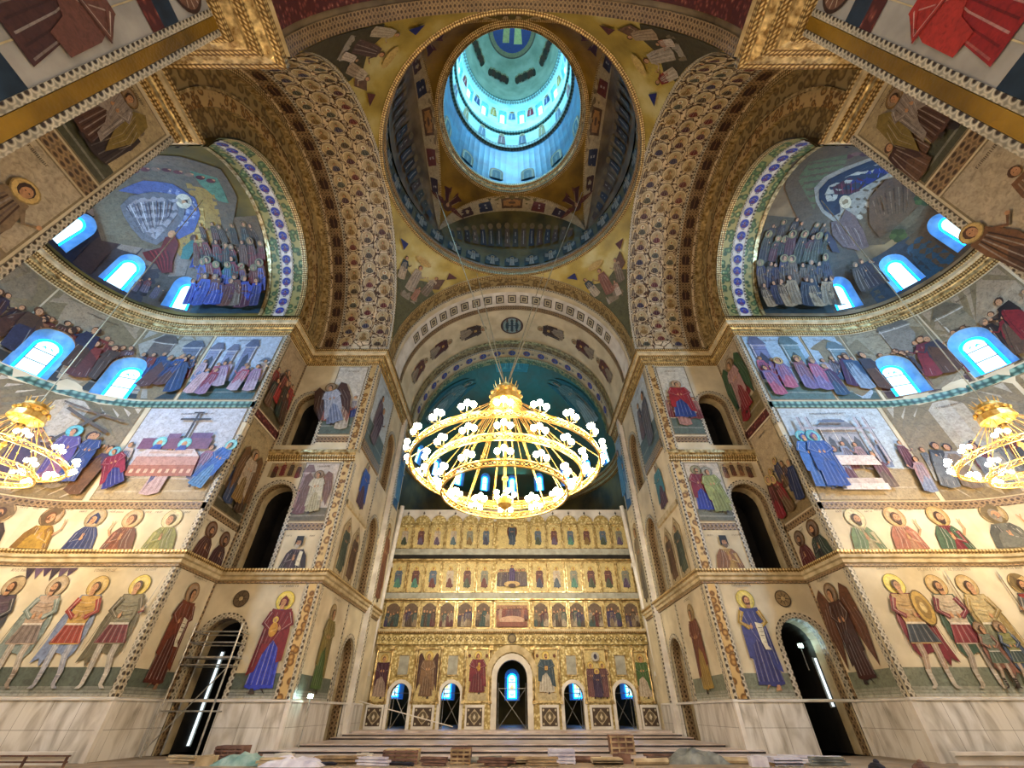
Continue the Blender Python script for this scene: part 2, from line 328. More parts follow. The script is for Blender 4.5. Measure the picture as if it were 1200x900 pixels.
# ------------------------------------------------------------------ mosaic painter
class Paint:
    def __init__(s,Mp,h0=.03,step=None,dh=.0016):
        s.M=Mp;s.h=h0;s.step=step;s.dh=dh;s.parts={};s.cur='background';s.T=(0,0,1,0,1,0);s.lab={};s.holes=[];o=Mp(.5,.5,0);a_=(Mp(.6,.5,0)-o).cross(Mp(.5,.6,0)-o);s.mir=a_.dot(Mp(.5,.5,.1)-o)<0
    def at(s,x,y,k=1.,rot=0.,flip=1,shear=0.): s.T=(x,y,k,rot,flip,shear)
    def part(s,n,label=None): 
        s.cur=n
        if label: s.lab[n]=label
    def tr(s,p):
        ox,oy,k,r,fl,sh=s.T; x=(p[0]+sh*p[1])*k*fl;y=p[1]*k
        return (ox+x*cos(r)-y*sin(r),oy+x*sin(r)+y*cos(r))
    def poly(s,pts,col):
        b=s.parts.setdefault(s.cur,B()); q=[s.tr(p) for p in pts]; c=L(col); s.h+=s.dh
        w=max(max(p[0] for p in q)-min(p[0] for p in q),(max(p[1] for p in q)-min(p[1] for p in q)) if s.step and s.step<0 else 0)
        hs=[h for h in s.holes if max(p[0] for p in h)>min(p[0] for p in q) and min(p[0] for p in h)<max(p[0] for p in q) and max(p[1] for p in h)>min(p[1] for p in q) and min(p[1] for p in h)<max(p[1] for p in q)]
        if hs or (s.step and w>abs(s.step)):
            st=abs(s.step or 3); ln=[]
            for i in range(len(q)):
                a=q[i];d=q[(i+1)%len(q)]; n=max(1,int(math.hypot(d[0]-a[0],d[1]-a[1])/st)); ln+=[(a[0]+(d[0]-a[0])*j/n,a[1]+(d[1]-a[1])*j/n) for j in range(n)]
            for tri in cdt(ln,hs,st,st if (s.step or 1)<0 else 99): b.poly([s.M(x,y,s.h) for x,y in tri],c,list(tri))
        else: b.poly([s.M(x,y,s.h) for x,y in q],c,q)
    def ell(s,x,y,rx,ry,col,n=12,rot=0.): s.poly([(x+rx*cos(2*pi*i/n)*cos(rot)-ry*sin(2*pi*i/n)*sin(rot),y+rx*cos(2*pi*i/n)*sin(rot)+ry*sin(2*pi*i/n)*cos(rot)) for i in range(n)],col)
    def rect(s,x0,y0,x1,y1,col): s.poly([(x0,y0),(x1,y0),(x1,y1),(x0,y1)],col)
    def stroke(s,pts,w,col,w2=None):
        w2=w if w2 is None else w2; a=[];b=[]; n=len(pts)
        for i,(x,y) in enumerate(pts):
            p=pts[max(0,i-1)];q=pts[min(n-1,i+1)]; dx,dy=q[0]-p[0],q[1]-p[1]; l=math.hypot(dx,dy) or 1; ww=(w+(w2-w)*i/max(1,n-1))/2
            a.append((x-dy/l*ww,y+dx/l*ww)); b.append((x+dy/l*ww,y-dx/l*ww))
        s.poly(a+b[::-1],col)
    def ringe(s,x,y,r,w,col,n=18):
        for k in range(2):
            s.poly([(x+(r)*cos(pi*k+pi*i/n*1.),y+r*sin(pi*k+pi*i/n)) for i in range(n+1)]+[(x+(r-w)*cos(pi*k+pi*(n-i)/n),y+(r-w)*sin(pi*k+pi*(n-i)/n)) for i in range(n+1)],col)
    def letters(s,x,y,w,hh,col='#5a4634',rnd=R):
        c=x; m0=s.mir; st0=s.stroke; cx2=2*x+w
        stroke=(lambda p,a,b: st0([(cx2-u,v) for u,v in p],a,b)) if m0 else st0
        while c<x+w:
            cw=hh*rnd.choice((.5,.6,.7)); k=rnd.randrange(4)
            stroke([(c,y),(c,y+hh)],hh*.16,col)
            if k!=1: stroke([(c,y+hh*.95),(c+cw,y+hh*.95)],hh*.14,col)
            if k!=0: stroke([(c+cw*.8,y),(c+cw*.8,y+hh)],hh*.14,col)
            if k==2: stroke([(c,y+hh*.5),(c+cw,y+hh*.5)],hh*.14,col)
            c+=cw+hh*.35
    def done(s,name,label,cat='mosaic',group=None,loc=None):
        if len(s.parts)==1:
            b=list(s.parts.values())[0]; o=b.build(name,'paint'); return tag(o,label,cat,group)
        f=list(s.parts.values())[0].v[0]; e=empty(name,f,label,cat,group)
        for n,b in s.parts.items():
            nm=n.rstrip('0123456789'); o=b.build(nm,'paint',e,off=f); kid(o,e)
            if n in s.lab: o['label']=s.lab[n]
        return e

SK='#c89468'
def head(P,x,y,r,halo='#c9a060',hair='#4a3020',beard=None,hat=None,skin=SK,turn=.15,rnd=R,hr=2.05):
    if halo:
        P.ell(x,y+r*.1,r*hr*1.07,r*hr*1.07,dk(halo,.35),20); P.ell(x,y+r*.1,r*hr,r*hr,halo,20)
        P.ell(x,y+r*.1,r*hr*.82,r*hr*.82,lt(halo,.12),20)
    P.ell(x,y+r*.18,r*.88,r*1.08,hair,12); P.ell(x+turn*r,y-r*.02,r*.66,r*.92,skin,12)
    if beard: P.poly([(x-r*.5+turn*r,y-r*.15),(x+turn*r,y-r*.45),(x+r*.62+turn*r,y-r*.15),(x+r*.45+turn*r,y-r*.95),(x+turn*r,y-r*1.3),(x-r*.4+turn*r,y-r*.9)],beard)
    X=x+turn*r
    P.ell(X-r*.25,y+r*.12,r*.1,r*.06,'#20140c',6); P.ell(X+r*.27,y+r*.12,r*.1,r*.06,'#20140c',6)
    P.stroke([(X+r*.02,y+r*.1),(X+r*.06,y-r*.22)],r*.1,dk(skin,.6)); P.stroke([(X-r*.16,y-r*.43),(X+r*.18,y-r*.43)],r*.09,'#7a3428')
    P.stroke([(X-r*.42,y+r*.28),(X-r*.12,y+r*.3)],r*.08,dk(hair,.8)); P.stroke([(X+r*.12,y+r*.3),(X+r*.45,y+r*.28)],r*.08,dk(hair,.8))
    if hat=='hood': P.poly([(x-r,y-r*.9),(x-r*1.05,y+r*.5),(x,y+r*1.5),(x+r*.9,y+r*.5),(x+r*.95,y-r*.9),(x+r*.6,y-r*.5),(x+r*.6,y+r*.5),(x+.1*r,y+r*.75),(x-r*.5,y+r*.45),(x-r*.55,y-r*.6)],hair)
    if hat=='kamel': P.poly([(x-r*.95,y-r*.9),(x-r*.85,y+r*1.6),(x+r*.85,y+r*1.6),(x+r*.95,y-r*.9),(x+r*.65,y-r*.2),(x+r*.5,y+r*.5),(x-r*.4,y+r*.5),(x-r*.62,y-r*.2)],'#16120f')
def wings(P,col,rnd,x=0.,sc=1.):
    for g in (-1,1):
        pts=[(x+g*.08,.78),(x+g*.2,.98*sc),(x+g*.3,.9),(x+g*.34,.55),(x+g*.26,.14),(x+g*.2,.3),(x+g*.12,.55)]
        P.poly(pts,col)
        for i in range(5):
            k=.16+.03*i; P.stroke([(x+g*k,.82-.03*i),(x+g*(k+.06),.5),(x+g*(k+.03),.24+.02*i)],.008,fold(col,i),.003)
def saint(P,x,y,HH,robe='#8a4a30',cloak=None,under=None,halo='#c9a060',hair='#4a3020',beard=None,legs=False,wing=None,item=None,flip=1,hat=None,seed=0,wide=1.,shear=0.,rot=0.,parts=True,skin=SK,sub=None,sleeve=None,boots='#3a2c24'):
    r=random.Random(seed*31+5); P.at(x,y,HH,rot,flip,shear); pt=(lambda n: P.part(n)) if parts else (lambda n:None)
    W=wide
    if wing: pt('wings'); wings(P,wing,r)
    if halo: pt('halo'); P.ell(.0,.905,.112,.112,dk(halo,.35),22); P.ell(0,.905,.105,.105,halo,22); P.ell(0,.905,.086,.086,lt(halo,.12),20)
    if cloak and legs:
        pt('cloak'); cl=[(-.1*W,.82),(.12*W,.82),(.19*W,.6),(.2*W,.38),(.24*W,.2),(.17*W,.24),(.13*W,.17),(.08*W,.3),(-.02,.28),(-.1*W,.22),(-.15*W,.3),(-.17*W,.55)]
        P.poly(cl,cloak)
        for i in range(8): a=-.14+.045*i; P.stroke([(a*W*.8,.78),(a*W*1.15,.5),(a*W*1.35,.27+r.random()*.05)],.008,fold(cloak,i),.004)
    if legs:
        pt('legs'); lc=skin if legs is True else legs
        for g,kx,fx in ((-1,-.075,-.12),(1,.07,.06)):
            P.poly([(g*.075-.035,.42),(g*.075+.035,.42),(kx+.03,.26),(fx+.022,.12),(fx+.018,.03),(fx-.016,.03),(fx-.026,.14),(kx-.032,.26)],lc)
            P.poly([(fx-.026,.15),(fx+.024,.15),(fx+.02,.03),(fx+.03*g+.02,.0),(fx+.03*g-.03,.0),(fx-.02,.03)],boots)
            P.stroke([(g*.075,.4),(kx,.27),(fx,.14)],.01,lt(lc,.4),.004); P.stroke([(fx-.02,.11),(fx+.02,.11)],.006,lt(boots,.4)); P.stroke([(fx-.02,.08),(fx+.02,.08)],.006,lt(boots,.4))
        pt('tunic'); P.poly([(-.1*W,.81),(.1*W,.81),(.115*W,.62),(.1*W,.55),(.15*W,.36),(-.15*W,.36),(-.1*W,.55),(-.115*W,.62)],robe)
        u=under or dk(robe,.6)
        P.poly([(-.1*W,.53),(.1*W,.53),(.16*W,.37),(-.16*W,.37)],u)
        for i in range(9): a=-.14+.035*i; P.stroke([(a*.7*W,.53),(a*W,.375)],.01,fold(u,i),.013)
        P.stroke([(-.1*W,.54),(.1*W,.54)],.018,lt(robe,.5))
        for i in range(5): yy=.59+.04*i; P.stroke([(-.09*W,yy),(0,yy-.015),(.09*W,yy)],.007,fold(robe,i))
    else:
        pt('robe'); u=under or robe
        P.poly([(-.105*W,.81),(.105*W,.81),(.13*W,.62),(.12*W,.4),(.15*W,.06),(.05*W,.03),(-.06*W,.05),(-.15*W,.05),(-.12*W,.4),(-.135*W,.6)],u)
        for i in range(11):
            a=-.12+.024*i; P.stroke([(a*.6*W,.66-.02*(i%3)),(a*.95*W,.4),(a*1.15*W,.08)],.007,fold(u,i),.011)
        for g in (-1,1): P.poly([(g*.05,.05),(g*.05-.03,.0),(g*.05+.04*g,.0),(g*.05+.03,.05)],boots)
        if cloak or under:
            c=cloak or robe; pt('cloak')
            P.poly([(-.11*W,.82),(0,.8),(.11*W,.82),(.145*W,.6),(.16*W,.35),(.175*W,.16),(.1*W,.2),(.07*W,.36),(.0,.5),(-.08*W,.42),(-.1*W,.28),(-.16*W,.3),(-.155*W,.58)],c)
            for i in range(7): a=-.1+.035*i; P.stroke([(a*W,.78),(a*.8*W+.03,.6),(a*.5*W+.06,.46)],.008,fold(c,i),.005)
            for i in range(3): P.stroke([(.1*W+.02*i,.6),(.12*W+.015*i,.24)],.007,lt(c,.35) if i%2 else dk(c,.5),.004)
    sl=sleeve or cloak or robe
    for g in (-1,1):
        pt('arm%d'%(g+1))
        hx,hy=(g*.035,.6) if not(item in('spear','cross','sword') and g<0) else (-.17*W,.66)
        P.stroke([(g*.1*W,.78),(g*.155*W,.66),(hx+g*.02,hy)],.06,sl,.045); P.stroke([(g*.1*W,.78),(g*.15*W,.67),(hx+g*.03,hy)],.01,lt(sl,.35),.005)
        P.stroke([(g*.13*W,.74),(g*.165*W,.655),(hx+g*.04,hy-.018)],.007,dk(sl,.45))
        P.ell(hx,hy+.012,.018,.024,skin,8); P.stroke([(hx,hy+.02),(hx-g*.008,hy+.05)],.008,skin)
    if item=='book': pt('book'); P.rect(-.05,.55,.05,.655,'#8a2a20'); P.rect(-.042,.558,.042,.647,'#d8b860'); P.stroke([(-.03,.6),(.03,.6)],.01,'#8a2a20'); P.stroke([(0,.565),(0,.64)],.01,'#8a2a20')
    if item in('spear','cross','sword'):
        pt(item)
        if item=='spear': P.stroke([(-.17*W,.05),(-.17*W,1.0)],.01,'#5a4028'); P.poly([(-.185*W,.96),(-.17*W,1.06),(-.155*W,.96)],'#a0a098')
        if item=='cross': P.stroke([(-.17*W,.55),(-.17*W,.9)],.012,'#4a3020'); P.stroke([(-.22*W,.82),(-.12*W,.82)],.012,'#4a3020')
        if item=='sword': P.stroke([(-.17*W,.62),(-.24*W,1.0)],.014,'#b8b4a8',.003); P.stroke([(-.2*W,.66),(-.14*W,.64)],.014,'#8a2a20')
    if item=='scroll': pt('scroll'); P.poly([(.02,.66),(.1,.64),(.09,.42),(.12,.38),(.05,.38),(.03,.45)],'#e4dcc0'); P.stroke([(.04,.6),(.09,.6)],.006,'#5a4634'); P.stroke([(.04,.56),(.09,.56)],.006,'#5a4634'); P.stroke([(.04,.52),(.085,.52)],.006,'#5a4634')
    if item=='shield': pt('shield'); P.ell(.16,.68,.1,.17,'#6a5424',18); P.ell(.16,.68,.09,.155,'#c9a448',18); P.ell(.16,.68,.06,.11,'#9a7a34',14); P.ell(.16,.68,.03,.05,'#d8c080',10)
    if item=='child': pt('child'); P.ell(.03,.6,.05,.075,'#c8902c',12); P.stroke([(0,.6),(.06,.58)],.008,'#e8c060'); P.ell(.035,.7,.034,.034,'#e4c050',12); P.ell(.035,.695,.018,.024,SK,10)
    pt('head'); head(P,0,.885,.052,None,hair,beard,hat,skin,rnd=r); P.rect(-.02,.81,.03,.845,skin)
    P.at(0,0)
def bust(P,x,y,HH,robe,cloak=None,halo='#c9a060',hair='#4a3020',beard=None,hat=None,flip=1,seed=0,item=None,skin=SK,parts=True,shear=0.):
    P.at(x,y,HH,0,flip,shear); r=random.Random(seed); pt=(lambda n: P.part(n)) if parts else (lambda n:None)
    pt('halo')
    if halo: P.ell(0,.75,.25,.25,dk(halo,.4),22); P.ell(0,.75,.235,.235,halo,22); P.ell(0,.75,.19,.19,lt(halo,.12),20)
    pt('robe'); P.poly([(-.17,.52),(.15,.53),(.27,.4),(.36,.0),(-.38,.0),(-.3,.34)],robe)
    for i in range(11): a=-.3+.06*i; P.stroke([(a*.4,.5),(a*.85,.28),(a*1.1,.02)],.014,fold(robe,i),.02)
    if cloak:
        pt('cloak'); P.poly([(-.18,.53),(-.02,.42),(.02,.2),(-.06,0),(-.4,0),(-.32,.34)],cloak); P.poly([(.16,.53),(.05,.42),(.12,.25),(.2,0),(.38,0),(.28,.4)],cloak)
        for i in range(4): P.stroke([(-.16+.02*i,.48),(-.22+.05*i,.2),(-.3+.06*i,.02)],.013,lt(cloak,.35) if i%2 else dk(cloak,.5)); P.stroke([(.14,.46-.02*i),(.2+.02*i,.2),(.24+.03*i,.02)],.012,lt(cloak,.3) if i%2 else dk(cloak,.5))
    pt('arm'); P.stroke([(.2,.4),(.26,.14),(.06,.22)],.1,robe,.07); P.stroke([(.2,.38),(.25,.16),(.08,.23)],.014,lt(robe,.4)); P.ell(.03,.25,.04,.05,skin,8); P.stroke([(.03,.27),(.0,.36)],.02,skin); P.stroke([(.05,.27),(.05,.37)],.02,skin)
    if item=='scroll': pt('scroll'); P.poly([(-.2,.45),(-.1,.47),(-.08,.08),(-.2,.04)],'#e4dcc0')
    if item=='hand': P.stroke([(.3,.3),(.42,.45),(.4,.6)],.05,skin,.03); P.stroke([(.4,.6),(.36,.68)],.02,skin); P.stroke([(.41,.6),(.43,.68)],.02,skin)
    pt('head'); head(P,0,.7,.125,None,hair,beard,hat,skin,rnd=r); P.at(0,0)
PALR=['#7a2420','#8a4a28','#a8743a','#5a3a6a','#2c3c7a','#3a5a8a','#6a7a4a','#8a6a50','#b89a70','#6a2a3a','#9a8a9a','#4a5a5a','#c0a888','#a04838','#7a5a8a']
def mini(P,x,y,h,rnd,pal=PALR,halo=None,lean=0.,bow=0.):   # one small figure inside a scene
    c=rnd.choice(pal); c2=rnd.choice(pal); P.at(x,y,h,lean,rnd.choice((-1,1)),bow)
    P.poly([(-.1,.8),(.1,.8),(.16,.55),(.17,.05),(.0,.0),(-.17,.04),(-.15,.55)],c)
    P.poly([(-.12,.81),(.11,.81),(.17,.5),(.13,.2),(.0,.45),(-.12,.35),(-.16,.55)],c2)
    for i in range(6): a=-.12+.045*i; P.stroke([(a*.6,.74),(a,.4),(a*1.2,.06)],.016,fold(c,i),.012)
    P.stroke([(.08,.76),(.19,.62),(.28,.7)],.05,c2,.03); P.ell(.29,.71,.025,.03,SK,6)
    if halo: P.ell(0,.9,.13,.13,dk(halo,.5),14); P.ell(0,.9,.115,.115,halo,14)
    P.ell(0,.91,.075,.085,rnd.choice(('#3a2418','#5a3a24','#7a6a58')),10); P.ell(.012,.895,.052,.07,SK,10)
    P.ell(-.008,.905,.009,.007,'#20140c',5); P.ell(.03,.905,.009,.007,'#20140c',5); P.at(0,0)
def building(P,x,y,w,h,c,rnd,arched=True):
    P.rect(x,y,x+w,y+h,c); n=max(1,int(w/.8))
    P.poly([(x-.15,y+h),(x+w+.15,y+h),(x+w*.75,y+h*1.22),(x+w*.25,y+h*1.22)],dk(c,.6))
    for i in range(n):
        a=x+w*(i+.25)/n; ww=w*.5/n; P.poly([(a,y),(a+ww,y),(a+ww,y+h*.65),(a+ww/2,y+h*.78),(a,y+h*.65)],dk(c,.25)); P.stroke([(x+w*(i+.08)/n,y),(x+w*(i+.08)/n,y+h)],.08,lt(c,.5)); P.stroke([(x+w*(i+.14)/n,y),(x+w*(i+.14)/n,y+h)],.03,dk(c,.5))
    P.stroke([(x-.1,y+h*.96),(x+w+.1,y+h*.96)],.1,lt(c,.4)); P.stroke([(x,y+h*.85),(x+w,y+h*.85)],.04,dk(c,.5))
def rocks(P,x0,x1,y,h,c,rnd):
    x=x0
    while x<x1:
        w=rnd.uniform(.6,1.3); hh=h*rnd.uniform(.5,1); 
        pts=[(x,y),(min(x1,x+w*1.3),y),(min(x1,x+w),y+hh*.7),(min(x1,x+w*.7),y+hh),(min(x1,x+w*.45),y+hh*.85),(min(x1,x+w*.2),y+hh*.9)]
        P.poly(pts,mixc(c,'#ffffff',rnd.random()*.2)); P.stroke([(min(x1,x+w*.45),y+hh*.85),(min(x1,x+w*.6),y+hh*.4),(min(x1,x+w*.5),y)],.05,dk(c,.55),.02); x+=w
def scene(Mp,x0,x1,y0,y1,seed,label,sky='#cfc3a8',ground='#6a7258',gh=.25,n=6,pal=PALR,fh=.5,build=[],hill=None,step=None,halos=0,back=5,extra=None,h0=.03,group='painted scenes',letters=True,frame='#8a7a5a',holes=[]):
    r=random.Random(seed); P=Paint(Mp,h0,step); P.holes=holes; w=x1-x0;h=y1-y0
    P.rect(x0,y0,x1,y1,frame); P.rect(x0+.08,y0+.08,x1-.08,y1-.08,sky)
    P.poly([(x0+.08,y0+.08),(x1-.08,y0+.08),(x1-.08,y0+h*gh),(x0+w*.6,y0+h*gh*1.05),(x0+w*.3,y0+h*gh),(x0+.08,y0+h*gh)],ground)
    P.stroke([(x0+.1,y0+h*gh*.45),(x1-.1,y0+h*gh*.4)],.12,lt(ground,.15)); 
    if letters: P.letters(x0+w*.3,y1-h*.09,w*.35,min(.13,h*.03),rnd=r)
    if hill: P.part('hills'); rocks(P,x0+.1,x1-1.,y0+h*gh*.9,h*.35,hill,r)
    for i,(bx,bw,bh,bc) in enumerate(build): P.part('painted_building%d'%i); building(P,x0+w*bx,y0+h*gh,w*bw,h*bh,bc,r)
    k=0
    for i in range(back):
        P.part('painted_figure%d'%k); k+=1; fhh=h*fh*.75; mini(P,x0+w*(i+.5+r.uniform(-.25,.25))/max(1,back),y0+h*gh*(.8+.3*r.random()),fhh,r,pal,'#c8a860' if r.random()<halos*.5 else None,r.uniform(-.12,.12))
    for i in range(n):
        P.part('painted_figure%d'%k); k+=1; mini(P,x0+w*(i+.6+r.uniform(-.3,.2))/n,y0+h*gh*(.15+.5*r.random()),h*fh*r.uniform(.85,1.1),r,pal,'#d8b870' if r.random()<halos else None,r.uniform(-.2,.2),r.uniform(-.2,.2))
    if extra: extra(P,x0,y0,w,h,r)
    return P.done('mosaic_scene',label,'mosaic',group)

# ================================================================== THE SETTING
SIDE={-1:'left',1:'right'}; AH={}; CH={}
def niche(g,Mp,c,t0,w,h,depth,nm,light=True,trim='beads',dark_from=1.3):
    lp=arch_loop(c,t0,w,h); b=B(); reveal(b,Mp,lp,0,-dark_from); struct(b.build('trim_reveal','reveal'))
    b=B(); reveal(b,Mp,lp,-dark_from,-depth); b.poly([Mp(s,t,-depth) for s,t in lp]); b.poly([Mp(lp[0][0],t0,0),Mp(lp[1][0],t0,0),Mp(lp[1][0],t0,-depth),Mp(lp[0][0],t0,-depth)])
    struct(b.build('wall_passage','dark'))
    o=arch_loop(c,t0,w+.56,h+.28); b=B(); ring_strip(b,Mp,open_jamb(o),open_jamb(lp),.05); struct(b.build('trim_arch_border',trim))
    i=arch_loop(c,t0,w-.0,h); b=B(); bb=open_jamb(lp); acc=0
    # ornament running round inside the reveal
    for k in range(len(bb)-1):
        l=math.hypot(bb[k+1][0]-bb[k][0],bb[k+1][1]-bb[k][1]); cc=(c,t0+h*.5)
        def inn(p): return (p[0]+(cc[0]-p[0])*.015,p[1]-.01)
        b.poly([Mp(*inn(bb[k]),-.12),Mp(*inn(bb[k+1]),-.12),Mp(*inn(bb[k+1]),-.62),Mp(*inn(bb[k]),-.62)],(1,1,1),[(acc,0),(acc+l,0),(acc+l,.5),(acc,.5)]); acc+=l
    struct(b.build('trim_reveal_border','beadb'))
    return lp
WN=[0]
def window(Mp,c,t0,w,h,depth=.55,k=.62,step=None,rows=3,style=0):
    WN[0]+=1; nm='window_%d'%WN[0]
    lo=arch_loop(c,t0,w,h); li=arch_loop(c,t0+h*.06,w*k,h*(.6+.4*k)*.93)
    f=Mp(c,t0,0); e=empty(nm,f,kind='structure'); e.name=nm
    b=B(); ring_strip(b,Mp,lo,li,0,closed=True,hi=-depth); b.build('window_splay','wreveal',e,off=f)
    c0=(c,t0+h*.5); l2=[(c+(p[0]-c)*.78,t0+h*.06+(p[1]-t0-h*.06)*.9+h*.03) for p in li]
    b=B(); ring_strip(b,Mp,li,l2,-depth,closed=True); b.build('glass_border','gb',e,off=f)
    b=B(); b.poly([Mp(s,t,-depth) for s,t in l2]); b.build('glass','gw',e,off=f)
    y0=l2[0][1]; y1=max(p[1] for p in l2); ww=w*k*.78/2
    b=B();
    for i in range(1,rows): y=y0+(y1-y0)*i/rows; b.poly([Mp(c-ww,y-.03,-depth+.03),Mp(c+ww,y-.03,-depth+.03),Mp(c+ww,y+.03,-depth+.03),Mp(c-ww,y+.03,-depth+.03)])
    for x in (-ww,ww): b.poly([Mp(c+x-.025,y0,-depth+.03),Mp(c+x+.025,y0,-depth+.03),Mp(c+x+.025,y1-ww,-depth+.03),Mp(c+x-.025,y1-ww,-depth+.03)])
    b.build('window_bars','lead',e,off=f)
    b=B(); yb=y0+(y1-y0)*.36
    b.poly([Mp(c+x*ww,yb+y*ww,-depth+.015) for x,y in ((-.35,0),(-.5,.5),(-.2,.9),(0,1.2),(.25,.85),(.5,.4),(.3,0))]); b.build('painted_glass_figure','gp' if style==0 else 'gy',e,off=f)
    b=B()
    for j in range(2):
        yy=y0+(y1-y0)*(.08+.66*j); b.poly([Mp(c+x*ww,yy+y*ww,-depth+.015) for x,y in ((-.6,.1),(-.3,.5),(0,.2),(.3,.5),(.6,.1),(.3,.25),(0,-.05),(-.3,.25))])
    b.build('painted_glass_scroll','gt',e,off=f)
    return lo

for g in (-1,1):
    sd=SIDE[g]; F=W_front(g); A=W_face(g); S=W_apse(g); CO=W_conch(g); I=W_chan(g); WW=W_west(g)
    # pier front face with its three arched openings
    ls=[arch_loop(16.3,-1,2.45,6.9),arch_loop(16.25,8.55,2.4,5.65),arch_loop(16.25,17.3,2.3,4.85)]
    struct(surf('wall_%s_pier_front'%sd,'cream',F,(11.55,17.85,2.1,26),ls,2,3))
    struct(surf('wall_%s_pier_front_dado'%sd,'marble',F,(11.55,17.85,0,2.1),ls[:1],2,3,h=.06))
    niche(g,F,16.3,0,2.45,5.9,5,'a'); niche(g,F,16.25,8.55,2.4,5.65,3.2,'b'); niche(g,F,16.25,17.3,2.3,4.85,3,'c')
    # side face of the pier
    struct(surf('wall_%s_pier_side'%sd,'cream',A,(CY+AR,26.85,2.1,26))); struct(surf('wall_%s_pier_side_dado'%sd,'marble',A,(CY+AR,26.85,0,2.1),h=.06))
    # chancel wall with openings
    lc=[arch_loop(34.2,-1,2.5,6.8),arch_loop(34.2,8.55,2.5,5.9),arch_loop(34.2,17.3,2.5,5.3)]
    struct(surf('wall_%s_chancel'%sd,'cream',I,(26.85,40.2,2.1,26),lc,2,3)); struct(surf('wall_%s_chancel_dado'%sd,'marble',I,(26.85,40.2,0,2.1),lc[:1],2,3,h=.06))
    niche(g,I,34.2,0,2.5,5.8,5,'a'); niche(g,I,34.2,8.55,2.5,5.9,3,'b'); niche(g,I,34.2,17.3,2.5,5.3,3,'c')
    b=B(); b.poly([(g*11.55,40.2,0),(g*13,40.2,0),(g*13,40.2,26.65),(g*11.55,40.2,26.65)]); struct(b.build('wall_%s_chancel_return'%sd,'cream'))
    # side apse wall with the lower row of windows
    wc=[AL+ARC/2+k*4.33 for k in (-2,-1,0,1,2)]; hol=[]
    for k,c in enumerate(wc): hol.append(window(S,c,18.75 if g<0 else 18.95,2.2,3.6,style=k%2,rows=3))
    AH[g]=hol
    struct(surf('wall_%s_apse'%sd,'cream',S,(0,2*AL+ARC,2.1,26),hol,.7,3)); struct(surf('wall_%s_apse_dado'%sd,'marble',S,(0,2*AL+ARC,0,2.1),[],.7,3,h=.08))
    # conch with three windows in view (five in all)
    wc=[CL+CARC/2+k*4.05 for k in (-2,-1,0,1,2)]; hol=[]
    for k,c in enumerate(wc): hol.append(window(CO,c,.55,1.9,3.1,depth=.5,style=k%2,rows=2))
    CH[g]=hol
    struct(surf('ceiling_%s_conch'%sd,'olive' if g<0 else 'dome',CO,(0,2*CL+CARC,0,CE),hol,.6,.7,smooth=False))
    # west pier, its inner wall, and the strip before the apse
    struct(surf('wall_%s_west'%sd,'grey',WW,(-7,4.4,0,26),[],3,5))
    b=B(); b.poly([(g*12.6,4.4,0),(g*17.85,4.4,0),(g*17.85,4.4,26),(g*12.6,4.4,26)]); struct(b.build('wall_%s_west_return'%sd,'cream'))
    struct(surf('wall_%s_apse_west'%sd,'cream',A,(4.4,CY-AR,0,26)))
    for a0,a1,mt,hh in ((0,.4,'beadg',.1),(.4,1.15,'busyg',.05),(1.15,1.3,'beads',.08),(1.3,2.15,'white',.05),(2.15,2.3,'beads',.08),(2.3,3.0,'busyg',.05),(3.0,3.3,'gold',.12)):
        struct(surf('trim_conch_band',mt,CO,(a0,a1,0,CR*pi),[],1,.7,h=hh))
    # side arch soffit, and the wall ring between soffit and conch
    SF=W_side(g); struct(surf('ceiling_%s_arch'%sd,'vine',SF,(RX,17.2,0,RX*pi),[],2,.8))
    b=B(); n=48
    def rg(a,k): # k=0 outer ellipse, 1 inner circle of conch
        ro=(RX*SY*cos(a),RX*sin(a)); ri=(CR*cos(a),CR*sin(a)); return (ro[0]+(ri[0]-ro[0])*k,ro[1]+(ri[1]-ro[1])*k)
    def ringband(k0,k1,x,mat,nm,x1=None):
        b=B(); x1=x if x1 is None else x1
        for i in range(n):
            a=pi*i/n;c=pi*(i+1)/n; q=[(rg(a,k0),x),(rg(c,k0),x),(rg(c,k1),x1),(rg(a,k1),x1)]
            b.poly([(g*xx,CY+p[0],H+p[1]) for p,xx in q],(1,1,1),[(a*9,0),(c*9,0),(c*9,1.2 if k0==k1 else (k1-k0)*4.2),(a*9,1.2 if k0==k1 else (k1-k0)*4.2)])
        return struct(b.build(nm,mat))
    ringband(0,.12,17.1,'beadg','trim_arch_moulding'); ringband(.12,.12,17.1,'gold','trim_arch_moulding',17.6); ringband(.12,.38,17.6,'busy','wall_%s_arch_ring'%sd)
    ringband(.38,.42,17.5,'gold','trim_arch_moulding'); ringband(.42,.62,17.55,'scroll','wall_%s_arch_ring'%sd); ringband(.62,.62,17.55,'gold','trim_arch_moulding',17.9); ringband(.62,1.0,17.9,'busy','wall_%s_arch_ring'%sd)
    struct(surf('trim_soffit_border','beadb',SF,(15.7,16.9,0,RX*pi),[],2,.8,h=.04)); struct(surf('trim_soffit_border','beads',SF,(RX,RX+.35,0,RX*pi),[],2,.8,h=.05)); struct(surf('trim_soffit_border','beads',SF,(15.45,15.7,0,RX*pi),[],2,.8,h=.06))
    # cornices: main, lower ledge, and the bands between
    def arcp(r,cx,n=22): return [(cx+r*sin(pi*i/n),CY+r*cos(pi*i/n)) for i in range(n+1)]
    full=[(11.55,39.9),(11.55,26.85),(17.85,26.85),(17.85,CY+AR)]+arcp(AR,25.5)+[(17.85,CY-AR),(17.85,4.9)]
    def run(path,prof,mat,nm='trim_cornice'):
        b=B(); pth=[(g*x,y) for x,y in path]
        if g<0: sweep(b,pth[::-1],prof) 
        else: sweep(b,pth,prof)
        return struct(b.build(nm,mat))
    fu=full
